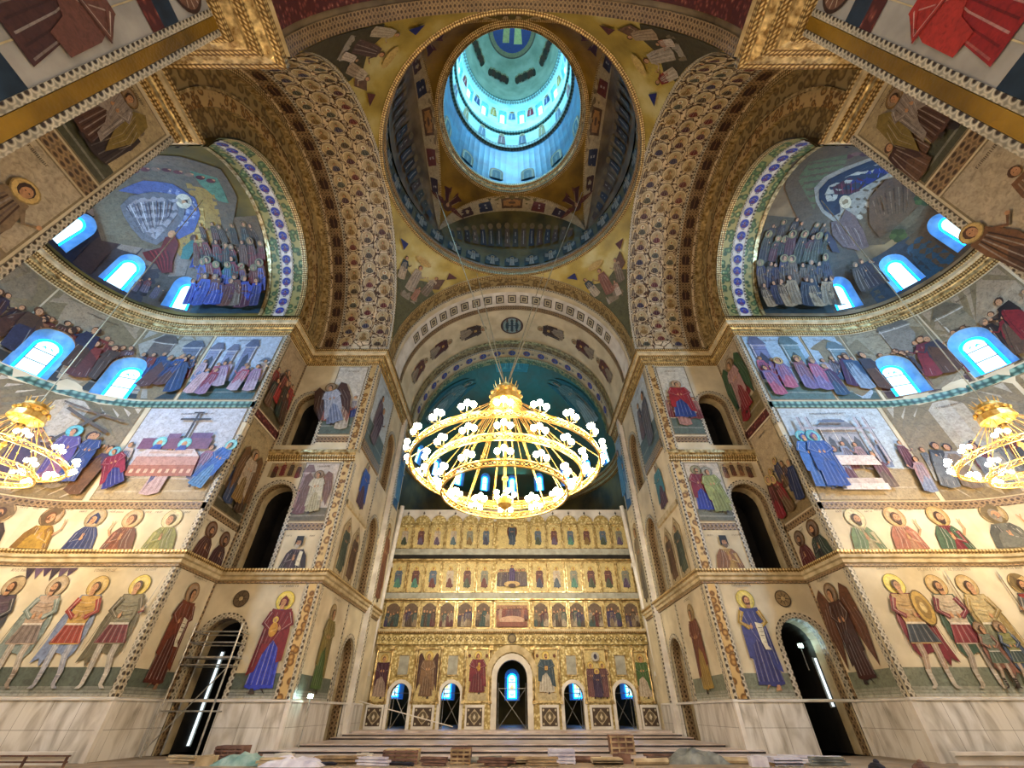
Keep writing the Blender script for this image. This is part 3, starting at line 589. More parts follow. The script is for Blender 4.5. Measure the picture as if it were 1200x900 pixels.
    run(fu,[(0,25.2),(.12,25.22),(.12,25.5)],'beadg'); run(fu,[(.12,25.5),(.22,25.5),(.22,25.75),(.3,25.8)],'gold'); run(fu,[(.3,25.8),(.3,26.05),(.42,26.08)],'beadg'); run(fu,[(.42,26.08),(.55,26.2),(.55,26.42)],'stone'); run(fu,[(.55,26.42),(.65,26.45),(.65,26.65)],'beadg'); run(fu,[(.65,26.65),(-.2,26.65)],'stone')
    # low ledge
    run(fu,[(0,7.72),(.1,7.74),(.1,7.86)],'beadb'); run(fu,[(.1,7.86),(.2,7.9),(.2,8.08),(.32,8.14),(.32,8.3)],'stone'); run(fu,[(.32,8.3),(.4,8.34),(.4,8.5),(-.1,8.52)],'beadg')
    run(fu,[(0,2.06),(.14,2.08),(.14,2.16),(0,2.2)],'white','trim_dado_cap')
    ap=[(17.85,CY+AR)]+arcp(AR,25.5)+[(17.85,CY-AR)]
    run(ap,[(.0,10.88),(.05,10.9),(.05,11.3),(.0,11.34)],'beadb','trim_band'); run(ap,[(.0,18.12),(.05,18.14),(.05,18.62),(.0,18.66)],'beadt','trim_band')
    sidep=[(17.85,26.85),(17.85,CY+AR)]; run(sidep,[(0,10.75),(.04,10.77),(.04,11.15),(0,11.17)],'beadb','trim_band'); run(sidep,[(0,17.75),(.04,17.77),(.04,18.3),(0,18.32)],'redb','trim_band')
    # mid cornice on the pier front only
    fr=[(11.45,26.85),(17.85,26.85)]
    run(fr,[(0,15.95),(.1,15.98),(.1,16.15),(.2,16.2),(.2,16.4)],'beadg'); run(fr,[(.2,16.4),(.34,16.5),(.34,16.75),(-.1,16.85)],'gold')
    fr2=[(12.3,26.85),(15.0,26.85)]; run(fr2,[(0,17.55),(.04,17.56),(.04,18.05),(0,18.07)],'beadb','trim_band'); run(fr2,[(0,10.95),(.04,10.96),(.04,11.4),(0,11.42)],'beadb','trim_band')
    # chancel wall ledges
    ch=[(11.55,32.2),(11.55,27.4)]; run(ch,[(0,12.9),(.12,12.95),(.12,13.3),(0,13.35)],'stone','trim_band'); run(ch,[(0,17.4),(.1,17.5),(.1,18.2),(0,18.25)],'beadb','trim_band')
    for y in (36.6,): # slender pilaster
        b=B(); b.box((g*11.45,y,13),(.5,.7,26)); struct(b.build('trim_pilaster','white')); b=B(); b.box((g*11.17,y,13.2),(.06,.4,22)); struct(b.build('trim_pilaster_border','beads'))
    # gilded corner column on the pier: red-brown core, beaded borders
    def vstrip(Mp,c,w,t0,t1,mat,h,nm='trim_corner_border'):
        b=B(); n=int((t1-t0)/1.5)+1
        for i in range(n):
            a=t0+(t1-t0)*i/n;d=t0+(t1-t0)*(i+1)/n; b.poly([Mp(c-w/2,a,h),Mp(c+w/2,a,h),Mp(c+w/2,d,h),Mp(c-w/2,d,h)],(1,1,1),[(0+a,0),(a,w),(d,w),(d,0)])
        # sides
        b.poly([Mp(c-w/2,t0,0),Mp(c-w/2,t0,h),Mp(c-w/2,t1,h),Mp(c-w/2,t1,0)]); b.poly([Mp(c+w/2,t0,0),Mp(c+w/2,t0,h),Mp(c+w/2,t1,h),Mp(c+w/2,t1,0)])
        return struct(b.build(nm,mat))
    for t0,t1 in ((2.2,7.7),(8.55,15.9),(16.9,25.2)):
        vstrip(F,11.95,.46,t0,t1,'scroll',.12); vstrip(F,11.65,.16,t0,t1,'beads',.1); vstrip(F,12.28,.18,t0,t1,'beads',.1)
        vstrip(I,27.2,.3,t0,t1,'beads',.05)
        vstrip(A,CY+AR+.16,.26,t0,t1,'beads',.05); vstrip(S,.16,.26,t0,t1,'beads',.05); vstrip(A,26.72,.14,t0,t1,'beadb',.04)
    for t0,t1 in ((2.2,7.7),(8.55,12.8),(13.4,17.4),(18.3,25.2)): vstrip(I,32.4,.22,t0,t1,'beads',.05); vstrip(I,35.9,.22,t0,t1,'beads',.05)
    # west pier edge: beads / gold channel / beads
    for c,w,m,h in ((4.28,.22,'beads',.04),(3.95,.4,'goldm',.05),(3.62,.22,'beads',.04)): vstrip(WW,c,w,0,25,m,h)
    vstrip(A,CY-AR-.15,.26,0,25.2,'beads',.05); vstrip(S,2*AL+ARC-.16,.26,0,25.2,'beads',.05)
    # navy and red scroll bands on the west wall
    for t0,t1,m in ((21.0,22.0,'blue'),(20.25,21.0,'redb'),(13.2,14.3,'blue'),(12.5,13.2,'redb')):
        b=B(); b.poly([WW(-7,t0,.03),WW(3.5,t0,.03),WW(3.5,t1,.03),WW(-7,t1,.03)]); struct(b.build('trim_wall_band',m))
    for y in (2.6,.9,-1.):  # panel joints
        b=B(); b.poly([WW(y,0,.015),WW(y+.04,0,.015),WW(y+.04,25,.015),WW(y,25,.015)]); struct(b.build('trim_joint','stone'))
    # heavy gilded capital-cornice of the west pier
    wp=[(17.9,4.4),(12.6,4.4),(12.6,-7)]
    run(wp,[(0,24.5),(.25,24.55),(.25,24.95)],'beadg'); run(wp,[(.25,24.95),(.6,25.1),(.6,25.4)],'gold'); run(wp,[(.6,25.4),(.95,25.5),(.95,25.75)],'beadg'); run(wp,[(.95,25.75),(1.3,25.9),(1.3,26.1)],'gold'); run(wp,[(1.3,26.1),(1.6,26.2),(1.6,26.65)],'beadg'); run(wp,[(1.6,26.65),(-.5,26.65)],'stone')
# east barrel and its bands, west barrel
struct(surf('ceiling_east_arch','cream',W_east,(26.3,40.2,0,RX*pi),[],3,.8))
for y0,y1,m,h in ((26.3,26.75,'beadg',.12),(26.75,27.7,'busy',.08),(27.7,28.0,'beads',.12),(28.6,30.5,'white',.05),(30.5,31.1,'beadb',.1),(36.0,36.5,'gold',.12),(36.5,37.3,'busy',.06),(37.3,37.55,'beads',.1),(39.0,39.4,'beadg',.14),(39.4,40.2,'busyg',.08)):
    struct(surf('trim_arch_band',m,W_east,(y0,y1,0,RX*pi),[],3,.8,h=h))
def W_westb(s,t,h=0): return W_east(s,t,h)
struct(surf('ceiling_west_barrel','dome',W_westb,(-7,5.65,0,RX*pi),[],4,.8))
struct(surf('trim_arch_band','beadb',W_westb,(4.9,5.65,0,RX*pi),[],3,.8,h=.08)); struct(surf('trim_arch_band','redb',W_westb,(2.6,4.6,0,RX*pi),[],3,.8,h=.06))
for g in (-1,1):   # spandrels above the west pier and outward of the barrel
    b=B(); b.poly([(g*17.2,5.6,26.6),(g*10.8,5.6,26.6),(g*10.8,-7,26.6),(g*17.2,-7,26.6)]); struct(b.build('ceiling_pier_top','stone'))
# wall between the east barrel and the larger apse beyond
b=B(); n=40
for i in range(n):
    a=pi*i/n;c=pi*(i+1)/n
    b.poly([(RX*cos(a),40.2,H+RX*sin(a)),(RX*cos(c),40.2,H+RX*sin(c)),(14.5*cos(c),40.2,H+14.5*sin(c)),(14.5*cos(a),40.2,H+14.5*sin(a))])
struct(b.build('wall_apse_arch','olive'))
# east apse: wall, conch, cornice, windows
EA=W_eapse(ER); wins=[]; low=[]
for k in range(-4,5): wins.append(window(W_econch,ER*math.radians(18*k),1.0,1.5,2.7,depth=.4,rows=2,style=k%2))
for k in (-60,-32,0,32,60): low.append(window(EA,ER*math.radians(k),2.7,1.7,3.0,depth=.4,rows=3,style=1))
struct(surf('ceiling_east_conch','teal',W_econch,(-ER*pi/2,ER*pi/2,0,ER*pi/2),wins,.9,.9)); struct(surf('wall_east_apse','olive',EA,(-ER*pi/2,ER*pi/2,0,H),low,.9,4))
b=B(); b.lathe([(ER,H),(ER,H+ER*0)],2)
def W_ebar(s,t,h=0): a=t/ER; return Vector((-(ER-h)*cos(a),s,H+(ER-h)*sin(a)))
struct(surf('ceiling_east_apse_barrel','teal',W_ebar,(40.2,45.3,0,ER*pi),[],3,.9))
for g in (-1,1):
    b=B(); b.poly([(g*ER,40.2,0),(g*ER,45.3,0),(g*ER,45.3,H),(g*ER,40.2,H)]); struct(b.build('wall_apse_side','olive'))
b=B(); arc=[(-ER,40.3)]+[(-ER*cos(pi*i/30),45.3+ER*sin(pi*i/30)) for i in range(31)]+[(ER,40.3)]; sweep(b,arc,[(0,25.3),(.3,25.4),(.3,25.7),(.5,25.9),(.5,26.3),(.7,26.4),(.7,26.65),(0,26.65)]); struct(b.build('trim_apse_cornice','beadg'))
# pendentives of the great crossing
et=math.acos(11/PR)
b=B()
for q in range(4):
    for i in range(32):
        for j in range(10):
            def pp(i,j):
                p=pi/2*q+pi/4*sin(pi/2*(i/16-1)); e0=math.acos(min(1,10.9/(PR*max(abs(cos(p)),abs(sin(p)))))); e=e0+(et-e0)*j/10
                return (PR*cos(e)*cos(p),CY+SY*PR*cos(e)*sin(p),H+PR*sin(e)),(p*12,e*15)
            c4=[pp(i,j),pp(i+1,j),pp(i+1,j+1),pp(i,j+1)]; b.poly([x[0] for x in c4],(1,1,1),[x[1] for x in c4])
struct(b.build('ceiling_pendentives','goldpale',smooth=True))
ZR=H+PR*sin(et)   # ring of the dome
b=B(); b.lathe([(11.0,ZR-.1),(10.7,ZR-.1),(10.7,ZR+.25)],72,(0,CY,0),ys=.955); struct(b.build('trim_dome_ring','beadg'))
b=B(); b.lathe([(10.7,ZR+.25),(10.85,ZR+.3),(10.85,ZR+.75)],72,(0,CY,0),ys=.955); struct(b.build('trim_dome_ring','stone'))
b=B(); b.lathe([(10.85,ZR+.75),(10.6,ZR+.8),(10.6,ZR+1.1),(11.0,ZR+1.2)],72,(0,CY,0),ys=.96); struct(b.build('trim_dome_ring','beadb'))
Z2=41.55; AX=7.9
b=B(); b.lathe([(11.0,ZR+1.2),(11.1,Z2)],72,(0,CY,0),ys=.98); struct(b.build('wall_dome_drum','olive'))
def W_tier(s,t,h=0): a=s/11; r=11.05-h; return Vector((r*cos(a),CY+.975*r*sin(a),t))
def W_niche(q):    # q: 0 east(+y) 1 west 2 left 3 right ; s lateral -1..1 -> angle, t 0..1 from ring to arch
    def f(s,t,h=0):
        al=pi/4*s; qx,qy=11.1*sin(al)*1.0,10.95*cos(al); th=pi/2-s*pi/2
        ax,ay=AX*cos(th),AX; az=AX*sin(th); ps=t*pi/2
        X=ax+(qx-ax)*cos(ps); Y=ay+(qy-ay)*cos(ps); Z=Z2+az*sin(ps); k=1-h*.1
        X*=k;Y*=k
        if q==0: return Vector((X,CY+Y,Z))
        if q==1: return Vector((-X,CY-Y,Z))
        if q==2: return Vector((-Y,CY+X,Z))
        return Vector((Y,CY-X,Z))
    return f
for q in range(4):
    f=W_niche(q)
    struct(surf('ceiling_dome_niche','dome' if q>1 else 'olive',f,(-1,1,0,1),[],.08,.12,smooth=True))
    b=B()
    for i in range(24):
        s0=-1+2*i/24;s1=-1+2*(i+1)/24; b.poly([f(s0,.97,.06),f(s1,.97,.06),f(s1,1.0,.1),f(s0,1.0,.1)],(1,1,1),[(s0*12,0),(s1*12,0),(s1*12,.4),(s0*12,.4)])
    struct(b.build('trim_niche_arch','beadg'))
PR2=AX*math.sqrt(2); e2=math.acos(7.8/PR2); b=B()
for q in range(4):
    for i in range(32):
        for j in range(8):
            def pp(i,j):
                p=pi/2*q+pi/4*sin(pi/2*(i/16-1)); e0=math.acos(min(1,AX/(PR2*max(abs(cos(p)),abs(sin(p)))))); e=e0+(e2-e0)*j/8
                return (PR2*cos(e)*cos(p),CY+PR2*cos(e)*sin(p),Z2+PR2*sin(e))
            b.poly([pp(i,j),pp(i+1,j),pp(i+1,j+1),pp(i,j+1)])
struct(b.build('ceiling_upper_pendentives','goldm',smooth=True))
Z3=Z2+PR2*sin(e2)
def W_pend2(q):
    def f(s,t,h=0):
        e=t/PR2; p=q+s/(PR2*max(.3,cos(e))); r=PR2-h; return Vector((r*cos(e)*cos(p),CY+r*cos(e)*sin(p),Z2+r*sin(e)))
    return f
def lat(prof,mat,nm,n=64,smooth=False): b=B(); b.lathe(prof,n,(0,CY,0)); return struct(b.build(nm,mat,smooth=smooth))
lat([(7.9,Z3-.1),(7.5,Z3-.1),(7.5,Z3+.3)],'beadg','trim_drum_ring'); lat([(7.5,Z3+.3),(7.35,Z3+.4),(7.35,Z3+.8)],'gold','trim_drum_ring'); lat([(7.35,Z3+.8),(7.15,Z3+.9),(7.15,Z3+1.3),(7.6,Z3+1.4)],'beadg','trim_drum_ring')
lat([(7.6,Z3+1.4),(7.55,61.)],'drumb','wall_drum_lower'); lat([(7.55,61.),(7.2,61.2),(7.2,62.),(7.5,62.2)],'beadt','trim_drum_cornice'); lat([(7.5,62.2),(7.45,66.)],'drumw','wall_drum_middle')
lat([(7.45,66.),(7.15,66.2),(7.15,66.8),(7.4,67.)],'beadt','trim_drum_cornice')
def W_drum(s,t,h=0): a=s/7.4; r=7.4-h; return Vector((r*cos(a),CY+r*sin(a),t))
hol=[]
for k in range(16): hol.append(window(W_drum,7.4*2*pi*(k+.5)/16,70.0,1.25,5.2,depth=.35,rows=3,style=k%2,k=.75))
struct(surf('wall_drum_upper','drumw',W_drum,(0,7.4*2*pi,67,78.3),hol,.7,3))
lat([(7.4,78.3),(7.0,78.5),(7.0,79.2),(7.3,79.4)],'beadt','trim_drum_cornice')
lat([(7.2*cos(pi/2*i/14),79.4+12*sin(pi/2*i/14)) for i in range(15)],'domet','ceiling_dome',smooth=True)
# floor, outer light-blocking shell
b=B(); b.poly([(-34,-7,0),(34,-7,0),(34,60,0),(-34,60,0)]); struct(b.build('floor','floor'))

b=B(); sh=[(-46,-7.02),(46,-7.02),(46,75),(-46,75)]  # unseen outer box, added to stop world light leaking through gaps
for i in range(4): p=sh[i];q=sh[(i+1)%4]; (b.poly([(p[0],p[1],-1),(q[0],q[1],-1),(q[0],q[1],110),(p[0],p[1],110)]) if i else None)
b.poly([(-46,-7.02,110),(46,-7.02,110),(46,75,110),(-46,75,110)]); b.poly([(-46,-7.02,-1),(46,-7.02,-1),(46,75,-1),(-46,75,-1)])
for t in cdt([(-46,-1),(46,-1),(46,110),(-46,110)],[[(-12.7,-.01),(12.7,-.01),(12.7,26.7),(11,26.7)]+[(10.95*cos(pi*i/20),H+.05+10.95*sin(pi*i/20)) for i in range(21)]+[(-11,26.7),(-12.7,26.7)]],10,10): b.poly([(x,-7.02,z) for x,z in t])  # west end left open so world light fills from behind the camera
struct(b.build('wall_exterior','dark'))
for g in (-1,1):
    for x,y,z0,z1 in ((17.85,CY+AR,0,2.2),(11.55,26.85,0,2.2)):
        b=B(); b.box((g*x,y,(z0+z1)/2),(.2,.2,z1-z0)); struct(b.build('trim_corner_post','white'))

# ================================================================== SAINTS AND SCENES
cnt=0
def sfig(Mp,s,t,h,label,step=None,text=True,h0=.05,**k):
    global cnt; cnt+=1; P=Paint(Mp,h0,step); saint(P,s,t,h,seed=cnt,**k)
    if text: P.part('inscription'); P.letters(s-.55,t+h*1.05,1.1,.13)
    return P.done('mosaic_saint',label,'mosaic','standing saints in mosaic')
def sbust(Mp,s,t,h,label,h0=.05,text=True,**k):
    global cnt; cnt+=1; P=Paint(Mp,h0,None); bust(P,s,t,h,seed=cnt,**k)
    if text: P.part('inscription'); P.letters(s-h*.42,t+h*.88,.35,.1); P.letters(s+h*.3,t+h*.88,.4,.1)
    return P.done('mosaic_bust',label,'mosaic','half-length saints in mosaic')
def rectpiece(Mp,x0,x1,y0,y1,col,nm,label,step=None,h0=.02,bands=()):
    P=Paint(Mp,h0,step); P.rect(x0,y0,x1,y1,col)
    for a,c in bands: P.rect(x0,y0+(y1-y0)*a,x1,y0+(y1-y0)*(a+.1),c)
    return P.done(nm,label,'mosaic')
for g in (-1,1):
    S=W_apse(g);F=W_front(g);A=W_face(g);I=W_chan(g); sd=SIDE[g]
    gr='#5d6658' if g<0 else '#7f8570'
    for Mp,x0,x1,nm in ((S,.3,30,'apse'),(A,23.45,26.6,'side face of the pier'),(F,12.4,15.0,'front of the pier'),(I,27.4,32.2,'chancel wall')):
        rectpiece(Mp,x0,x1,2.22,3.3,gr,'mosaic_ground','painted green ground strip below the saints on the %s %s'%(sd,nm),step=.7,h0=.012,bands=((.0,lt(gr,.35)),(.12,lt(gr,.2)),(.24,lt(gr,.15))))
S=W_apse(-1);F=W_front(-1);A=W_face(-1)
sfig(S,1.45,2.5,4.75,'tall saint in grey armour with bright yellow halo and dark red skirt',robe='#8a8468',under='#7a2a34',cloak='#6a6248',halo='#e8cc50',legs='#b8b0a0',item='sword',boots='#c9c2b4',flip=1)
sfig(S,3.6,2.5,4.7,'tall saint in ochre tunic and blue cloak with tan halo',robe='#c8a050',under='#a84030',cloak='#8898b8',halo='#d0b060',legs='#b0b4c0',sleeve='#a03028',boots='#a8a8b0')
sfig(S,5.7,2.5,4.7,'tall bearded saint in pale draped tunic and grey-green cloak',robe='#b8a088',under='#8a7a70',cloak='#8a9890',halo='#b8a078',legs='#b8ac9a',beard='#5a4030',boots='#9a8a78')
sfig(S,7.95,2.5,4.7,'tall dark-bearded saint in purple-brown cuirass near left photo edge',robe='#5a4a58',under='#4a2a44',cloak='#46464a',halo='#b8a078',legs='#8a7460',beard='#30201a',item='shield')
sfig(S,10.3,2.5,4.7,'standing saint in brown cloak with round shield left of the purple one',robe='#6a4a3a',cloak='#4a3a48',halo='#b8a078',legs='#8a7460',item='spear')
sbust(S,1.6,8.62,2.25,'half-length saint in yellow-green robe beside the left pier edge',robe='#9a9a48',cloak='#7d8240',halo='#d8cc98',hair='#5a4a28')
sbust(S,3.85,8.62,2.25,'half-length saint in red-brown robe and dark mantle, tan halo',robe='#8a4628',cloak='#6a3a30',halo='#b8a070',hair='#5a3020',item='hand')
sbust(S,6.0,8.62,2.3,'half-length saint in deep navy blue mantle',robe='#26386c',halo='#a8946c',hair='#1e2c58',hat='hood')
sbust(S,8.5,8.62,2.4,'half-length saint in golden ochre robe with raised hand',robe='#b08a2c',cloak='#8a6420',halo='#a8885c',hair='#6a4424',item='hand',flip=-1)
sbust(S,10.9,8.62,2.4,'half-length saint in orange-red robe cut by the left photo edge',robe='#a85a38',cloak='#3a2a24',halo='#b89868')
sbust(S,13.2,8.62,2.3,'half-length saint in grey robe beyond the orange-red one',robe='#6a6a60',halo='#b89868')
sfig(A,25.1,2.55,4.75,'saint in long red-brown robe on the left pier side face',robe='#6a2c1a',under='#5a2416',cloak='#74351f',halo='#a8845a',hair='#3a2014',item='scroll',boots='#8a6a50')
sfig(F,13.35,2.4,4.85,'saint in bright blue robe and crimson mantle holding a child, yellow halo',robe='#2238c0',under='#2238c0',cloak='#7c1622',halo='#f0d850',hair='#6a1620',hat='hood',item='child',wide=1.05)
sbust(A,24.35,8.6,2.0,'left of two brown-robed half-length saints on the left pier side face',robe='#5a2c20',halo='#6e4626',hair='#3a2014',beard='#4a3020')
sbust(A,25.85,8.6,1.9,'right of two brown-robed half-length saints on the left pier side face',robe='#4e2a2a',halo='#6e4626',hair='#2c1a12',beard='#3a2418')
sbust(F,13.6,8.6,2.15,'half-length monk in black tall hood on the left pier',robe='#4a3440',cloak='#2e2228',halo=None,hair='#16120f',beard='#c8c0b0',hat='kamel',item='scroll')
S=W_apse(1);F=W_front(1);A=W_face(1)
sfig(S,2.0,2.5,4.8,'warrior saint in crimson cloak with gold armour and big round shield',robe='#c8a468',under='#3a4450',cloak='#781428',halo='#f0dc60',legs='#b09880',item='shield',sleeve='#8a2a2a',boots='#c8bca8')
sfig(S,4.15,2.5,4.75,'bearded warrior saint in cream cuirass and dark green cloak',robe='#c8b8a0',under='#8a2a34',cloak='#3c5844',halo='#c8a868',beard='#4a2c1c',legs='#a89a88',sleeve='#7a2434',boots='#c0b4a0')
sfig(S,5.75,2.5,4.75,'warrior saint in pale golden scale armour between two darker warriors',robe='#c8b480',under='#8a8868',cloak='#a89058',halo='#c8a868',legs='#a89a88',item='spear')
sfig(S,4.9,2.5,2.6,'smaller youth in grey-green tunic standing before the warriors',robe='#7a8270',under='#5a6a58',cloak='#8a5a48',halo='#8a6a44',legs='#b09880',text=False,h0=.16)
sfig(S,5.9,2.5,2.65,'smaller youth in olive tunic and blue cloak before the warriors',robe='#8a8850',under='#4a5a58',cloak='#465870',halo='#8a6a44',legs='#b09880',text=False,h0=.16)
sfig(S,8.5,2.5,4.8,'warrior saint in red and grey cloak cut by the right photo edge',robe='#8a2a28',under='#2c3c38',cloak='#5c5c5c',halo='#c8a868',beard='#3a2418',legs='#a89a88',item='spear')
sfig(S,10.8,2.5,4.8,'warrior saint in dark green cloak at the far right',robe='#5a3a30',cloak='#2c4a3c',halo='#c8a868',legs='#a89a88')
sbust(S,1.8,8.62,2.3,'half-length bearded saint in white and green robes',robe='#b8ac80',cloak='#5a7a50',halo='#dccfa0',hair='#3a2418',beard='#3a2418')
sbust(S,4.1,8.62,2.4,'half-length bearded saint in rose-pink patterned robe',robe='#b88468',cloak='#a86450',halo='#c0a068',hair='#4a2c1c',beard='#4a2c1c',item='hand')
sbust(S,6.6,8.62,2.45,'half-length bearded saint in crimson robe and dark green mantle with open arms',robe='#7a1c28',cloak='#3e5a40',halo='#b89858',hair='#3a2418',beard='#3a2418',item='hand')
sbust(S,9.6,8.62,2.5,'half-length grey-bearded saint in grey robe at the right photo edge',robe='#6c6c60',cloak='#54564e',halo='#a8905a',hair='#8a8270',beard='#8a8270',item='hand')
sbust(S,12.2,8.62,2.4,'half-length saint in brown robe beyond the grey-bearded one',robe='#6a4a30',halo='#a8905a')
sfig(A,25.15,2.75,4.55,'winged archangel in dark brown armour on the right pier side face',robe='#5a3424',under='#4a2018',cloak='#4c2a20',halo='#8a6a44',wing='#6a4028',hair='#3a2014',item=None,wide=.95)
sfig(F,13.75,2.55,4.75,'bearded figure in blue-violet mantle and yellow sleeve with bright halo',robe='#34387c',under='#34387c',cloak='#3c4488',sleeve='#b8942c',halo='#f0dc60',hair='#5a2c1c',beard='#5a2c1c',item='scroll',boots=SK)
sbust(A,24.3,8.6,2.1,'half-length saint in dark green mantle on the right pier side face',robe='#2e2c30',cloak='#3a4a3c',halo='#6e5030',beard='#3a2014')
sbust(A,25.8,8.6,1.95,'half-length saint in dark red robe on the right pier side face',robe='#641c1c',halo='#6e5030',beard='#3a2014')
sbust(F,13.55,8.6,2.2,'half-length monk in black hood and striped gold robe on the right pier',robe='#b8944c',cloak='#8a5c34',halo=None,hair='#16120f',beard='#6a5848',hat='kamel')
# roundels above the lower doors
for g in (-1,1):
    P=Paint(W_front(g),.04); P.ell(16.0,6.9,.46,.46,'#4a3826',20); P.ell(16.0,6.9,.4,.4,'#9a8460' if g>0 else '#6a5840',20)
    for i in range(8): a=pi*i/4; P.stroke([(16+.1*cos(a),6.9+.1*sin(a)),(16+.36*cos(a),6.9+.36*sin(a))],.06,'#4a3826',.02)
    P.ell(16.0,6.9,.12,.12,'#c8b080',10); P.done('mosaic_roundel','brown rosette roundel above the lower door of the %s pier'%SIDE[g],'mosaic')
# blackened damp patch above the saints, upper left
P=Paint(W_apse(-1),.03); 
for i in range(6): P.poly([(5.2+i*.45,7.65),(5.7+i*.45,7.65),(5.55+i*.4,7.2-.1*(i%3))],('#4a3858','#6a5470','#3a3040')[i%3])
P.done('mosaic_stain','purple-black stain under the ledge above the old saint','stain')

# ---- scenes, left apse
BL=['#3a4c8c','#6a74a8','#8a8ab8','#7a3a5c','#9a6a8c','#b8a0a8','#5a5a8a','#c8b8b0','#a8484c']
def ent(P,x,y,w,h,r):   # shroud scene: cross, walls, body on a slab, mourners
    P.part('city_wall'); P.rect(x+w*.18,y+h*.5,x+w*.85,y+h*.62,'#7a5070'); P.rect(x+w*.2,y+h*.62,x+w*.4,y+h*.68,'#6a4a78'); P.rect(x+w*.5,y+h*.62,x+w*.62,y+h*.67,'#7a5a80')
    P.part('cross'); P.stroke([(x+w*.45,y+h*.5),(x+w*.45,y+h*.93)],.16,'#4a4244'); P.stroke([(x+w*.3,y+h*.84),(x+w*.6,y+h*.84)],.15,'#4a4244'); P.stroke([(x+w*.4,y+h*.92),(x+w*.5,y+h*.92)],.12,'#4a4244')
    P.part('slab'); P.poly([(x+w*.2,y+h*.22),(x+w*.82,y+h*.22),(x+w*.8,y+h*.42),(x+w*.22,y+h*.42)],'#b89088'); P.rect(x+w*.21,y+h*.22,x+w*.82,y+h*.33,'#a06858')
    for i in range(9): P.rect(x+w*(.23+.065*i),y+h*.25,x+w*(.26+.065*i),y+h*.29,'#d8b8a0')
    P.part('body'); P.poly([(x+w*.22,y+h*.42),(x+w*.8,y+h*.42),(x+w*.75,y+h*.5),(x+w*.5,y+h*.48),(x+w*.3,y+h*.5)],'#d0c8d0'); P.stroke([(x+w*.3,y+h*.47),(x+w*.7,y+h*.46)],.3,'#c8b0a8',.15)
    for cx,cy in ((.42,.56),(.66,.57)): P.ell(x+w*cx,y+h*cy,.42,.42,'#6ac0cc',18); P.ell(x+w*cx,y+h*cy,.34,.34,'#90d8dc',18); P.ell(x+w*cx,y+h*cy-.05,.18,.2,SK,10); P.poly([(x+w*cx-.3,y+h*cy-.5),(x+w*cx+.4,y+h*cy-.5),(x+w*cx+.2,y+h*cy-.15),(x+w*cx-.2,y+h*cy-.15)],'#3a50a8')
    P.part('mourner'); saint(P,x+w*.13,y+h*.1,h*.52,robe='#2c58b8',under='#4a8ad0',cloak='#2c60c0',halo='#80d0d8',parts=False,rot=.35 ,seed=3,hair='#4a3424')
    P.part('mourner1'); saint(P,x+w*.82,y+h*.1,h*.46,robe='#8a1c3c',under='#262c80',cloak='#8a1c3c',halo='#60b8c8',parts=False,rot=-.5,seed=4,wide=1.3,hair='#6a1630')
scene(S:=W_apse(-1),.35,7.1,11.4,18.1,11,'mourners around a shrouded body below a tall cross, lit bluish',sky='#c8ccd8',ground='#a89878',gh=.2,n=1,back=3,pal=BL,extra=ent)
def dep(P,x,y,w,h,r):
    P.part('cross'); P.stroke([(x+w*.45,y+h*.5),(x+w*.25,y+h*.88)],.2,'#5a4a38'); P.stroke([(x+w*.12,y+h*.66),(x+w*.5,y+h*.86)],.2,'#5a4a38'); P.stroke([(x+w*.05,y+h*.8),(x+w*.55,y+h*.92)],.12,'#6a5844')
    P.part('mourner2'); saint(P,x+w*.28,y+h*.1,h*.6,robe='#7a4a78',under='#8a5a80',cloak='#5a4a98',halo='#60c0d0',parts=False,seed=9,rot=-.15)
    P.part('mourner3'); saint(P,x+w*.16,y+h*.12,h*.55,robe='#3c4a90',under='#4a5a98',cloak='#2c4488',halo=None,parts=False,seed=10)
scene(S,7.5,15.5,11.4,18.1,12,'crowd in purple lowering a figure from a leaning cross',sky='#cfc2ae',ground='#a08a68',gh=.15,n=6,back=6,fh=.55,pal=['#5a3a4a','#6a4a30','#8a7a60','#4a3a5a','#a89070','#7a5a50'],extra=dep,step=.7)
scene(S,15.8,24,11.4,18.1,13,'dark crowd scene beyond the leaning cross on left apse wall',sky='#bfae90',ground='#8a7858',n=6,step=.7)
scene(S,.35,5.7,18.75,25.1,14,'temple court scene with a woman in crimson and pale pink figures',sky='#b8c8dc',ground='#3c5c64',gh=.26,n=5,back=5,fh=.42,pal=['#a8485c','#c8a8b0','#8a2038','#b8a8c0','#d0b898','#7a88b0','#9a7aa0'],build=[(.02,.12,.3,'#8a98b0'),(.3,.16,.55,'#7a88b0'),(.55,.14,.48,'#8a90b0'),(.78,.17,.5,'#8a8ca8')],halos=.2)
scene(S,5.9,10.9,18.75,25.1,15,'deep blue mantles and brown crowd around the lower left window nearest the pier',sky='#a8a498',ground='#2c3c44',gh=.3,n=5,back=7,fh=.5,pal=['#1c3c70','#24488a','#30406a','#5a3a38','#7a2c20','#6a7090'],build=[(.05,.3,.5,'#6a7088'),(.5,.3,.55,'#6a5a50')],step=.7,holes=AH[-1])
scene(S,11.0,16.3,18.75,25.1,16,'red-cloaked riders and dark crowd around the wide lower left window',sky='#a8967a',ground='#30302c',gh=.3,n=6,back=8,fh=.55,pal=['#7a2c20','#4a3424','#8a5a3a','#5a2a24','#2c2c44'],step=.7,holes=AH[-1],hill='#6a5844')
scene(S,16.4,22.,18.75,25.1,17,'soldiers with spears in dark brown behind the left photo edge window',sky='#8a7a60',ground='#3a2e24',gh=.25,n=5,back=7,pal=['#4a2c20','#5a4434','#3a2c38','#6a3c28'],step=.7,holes=AH[-1])
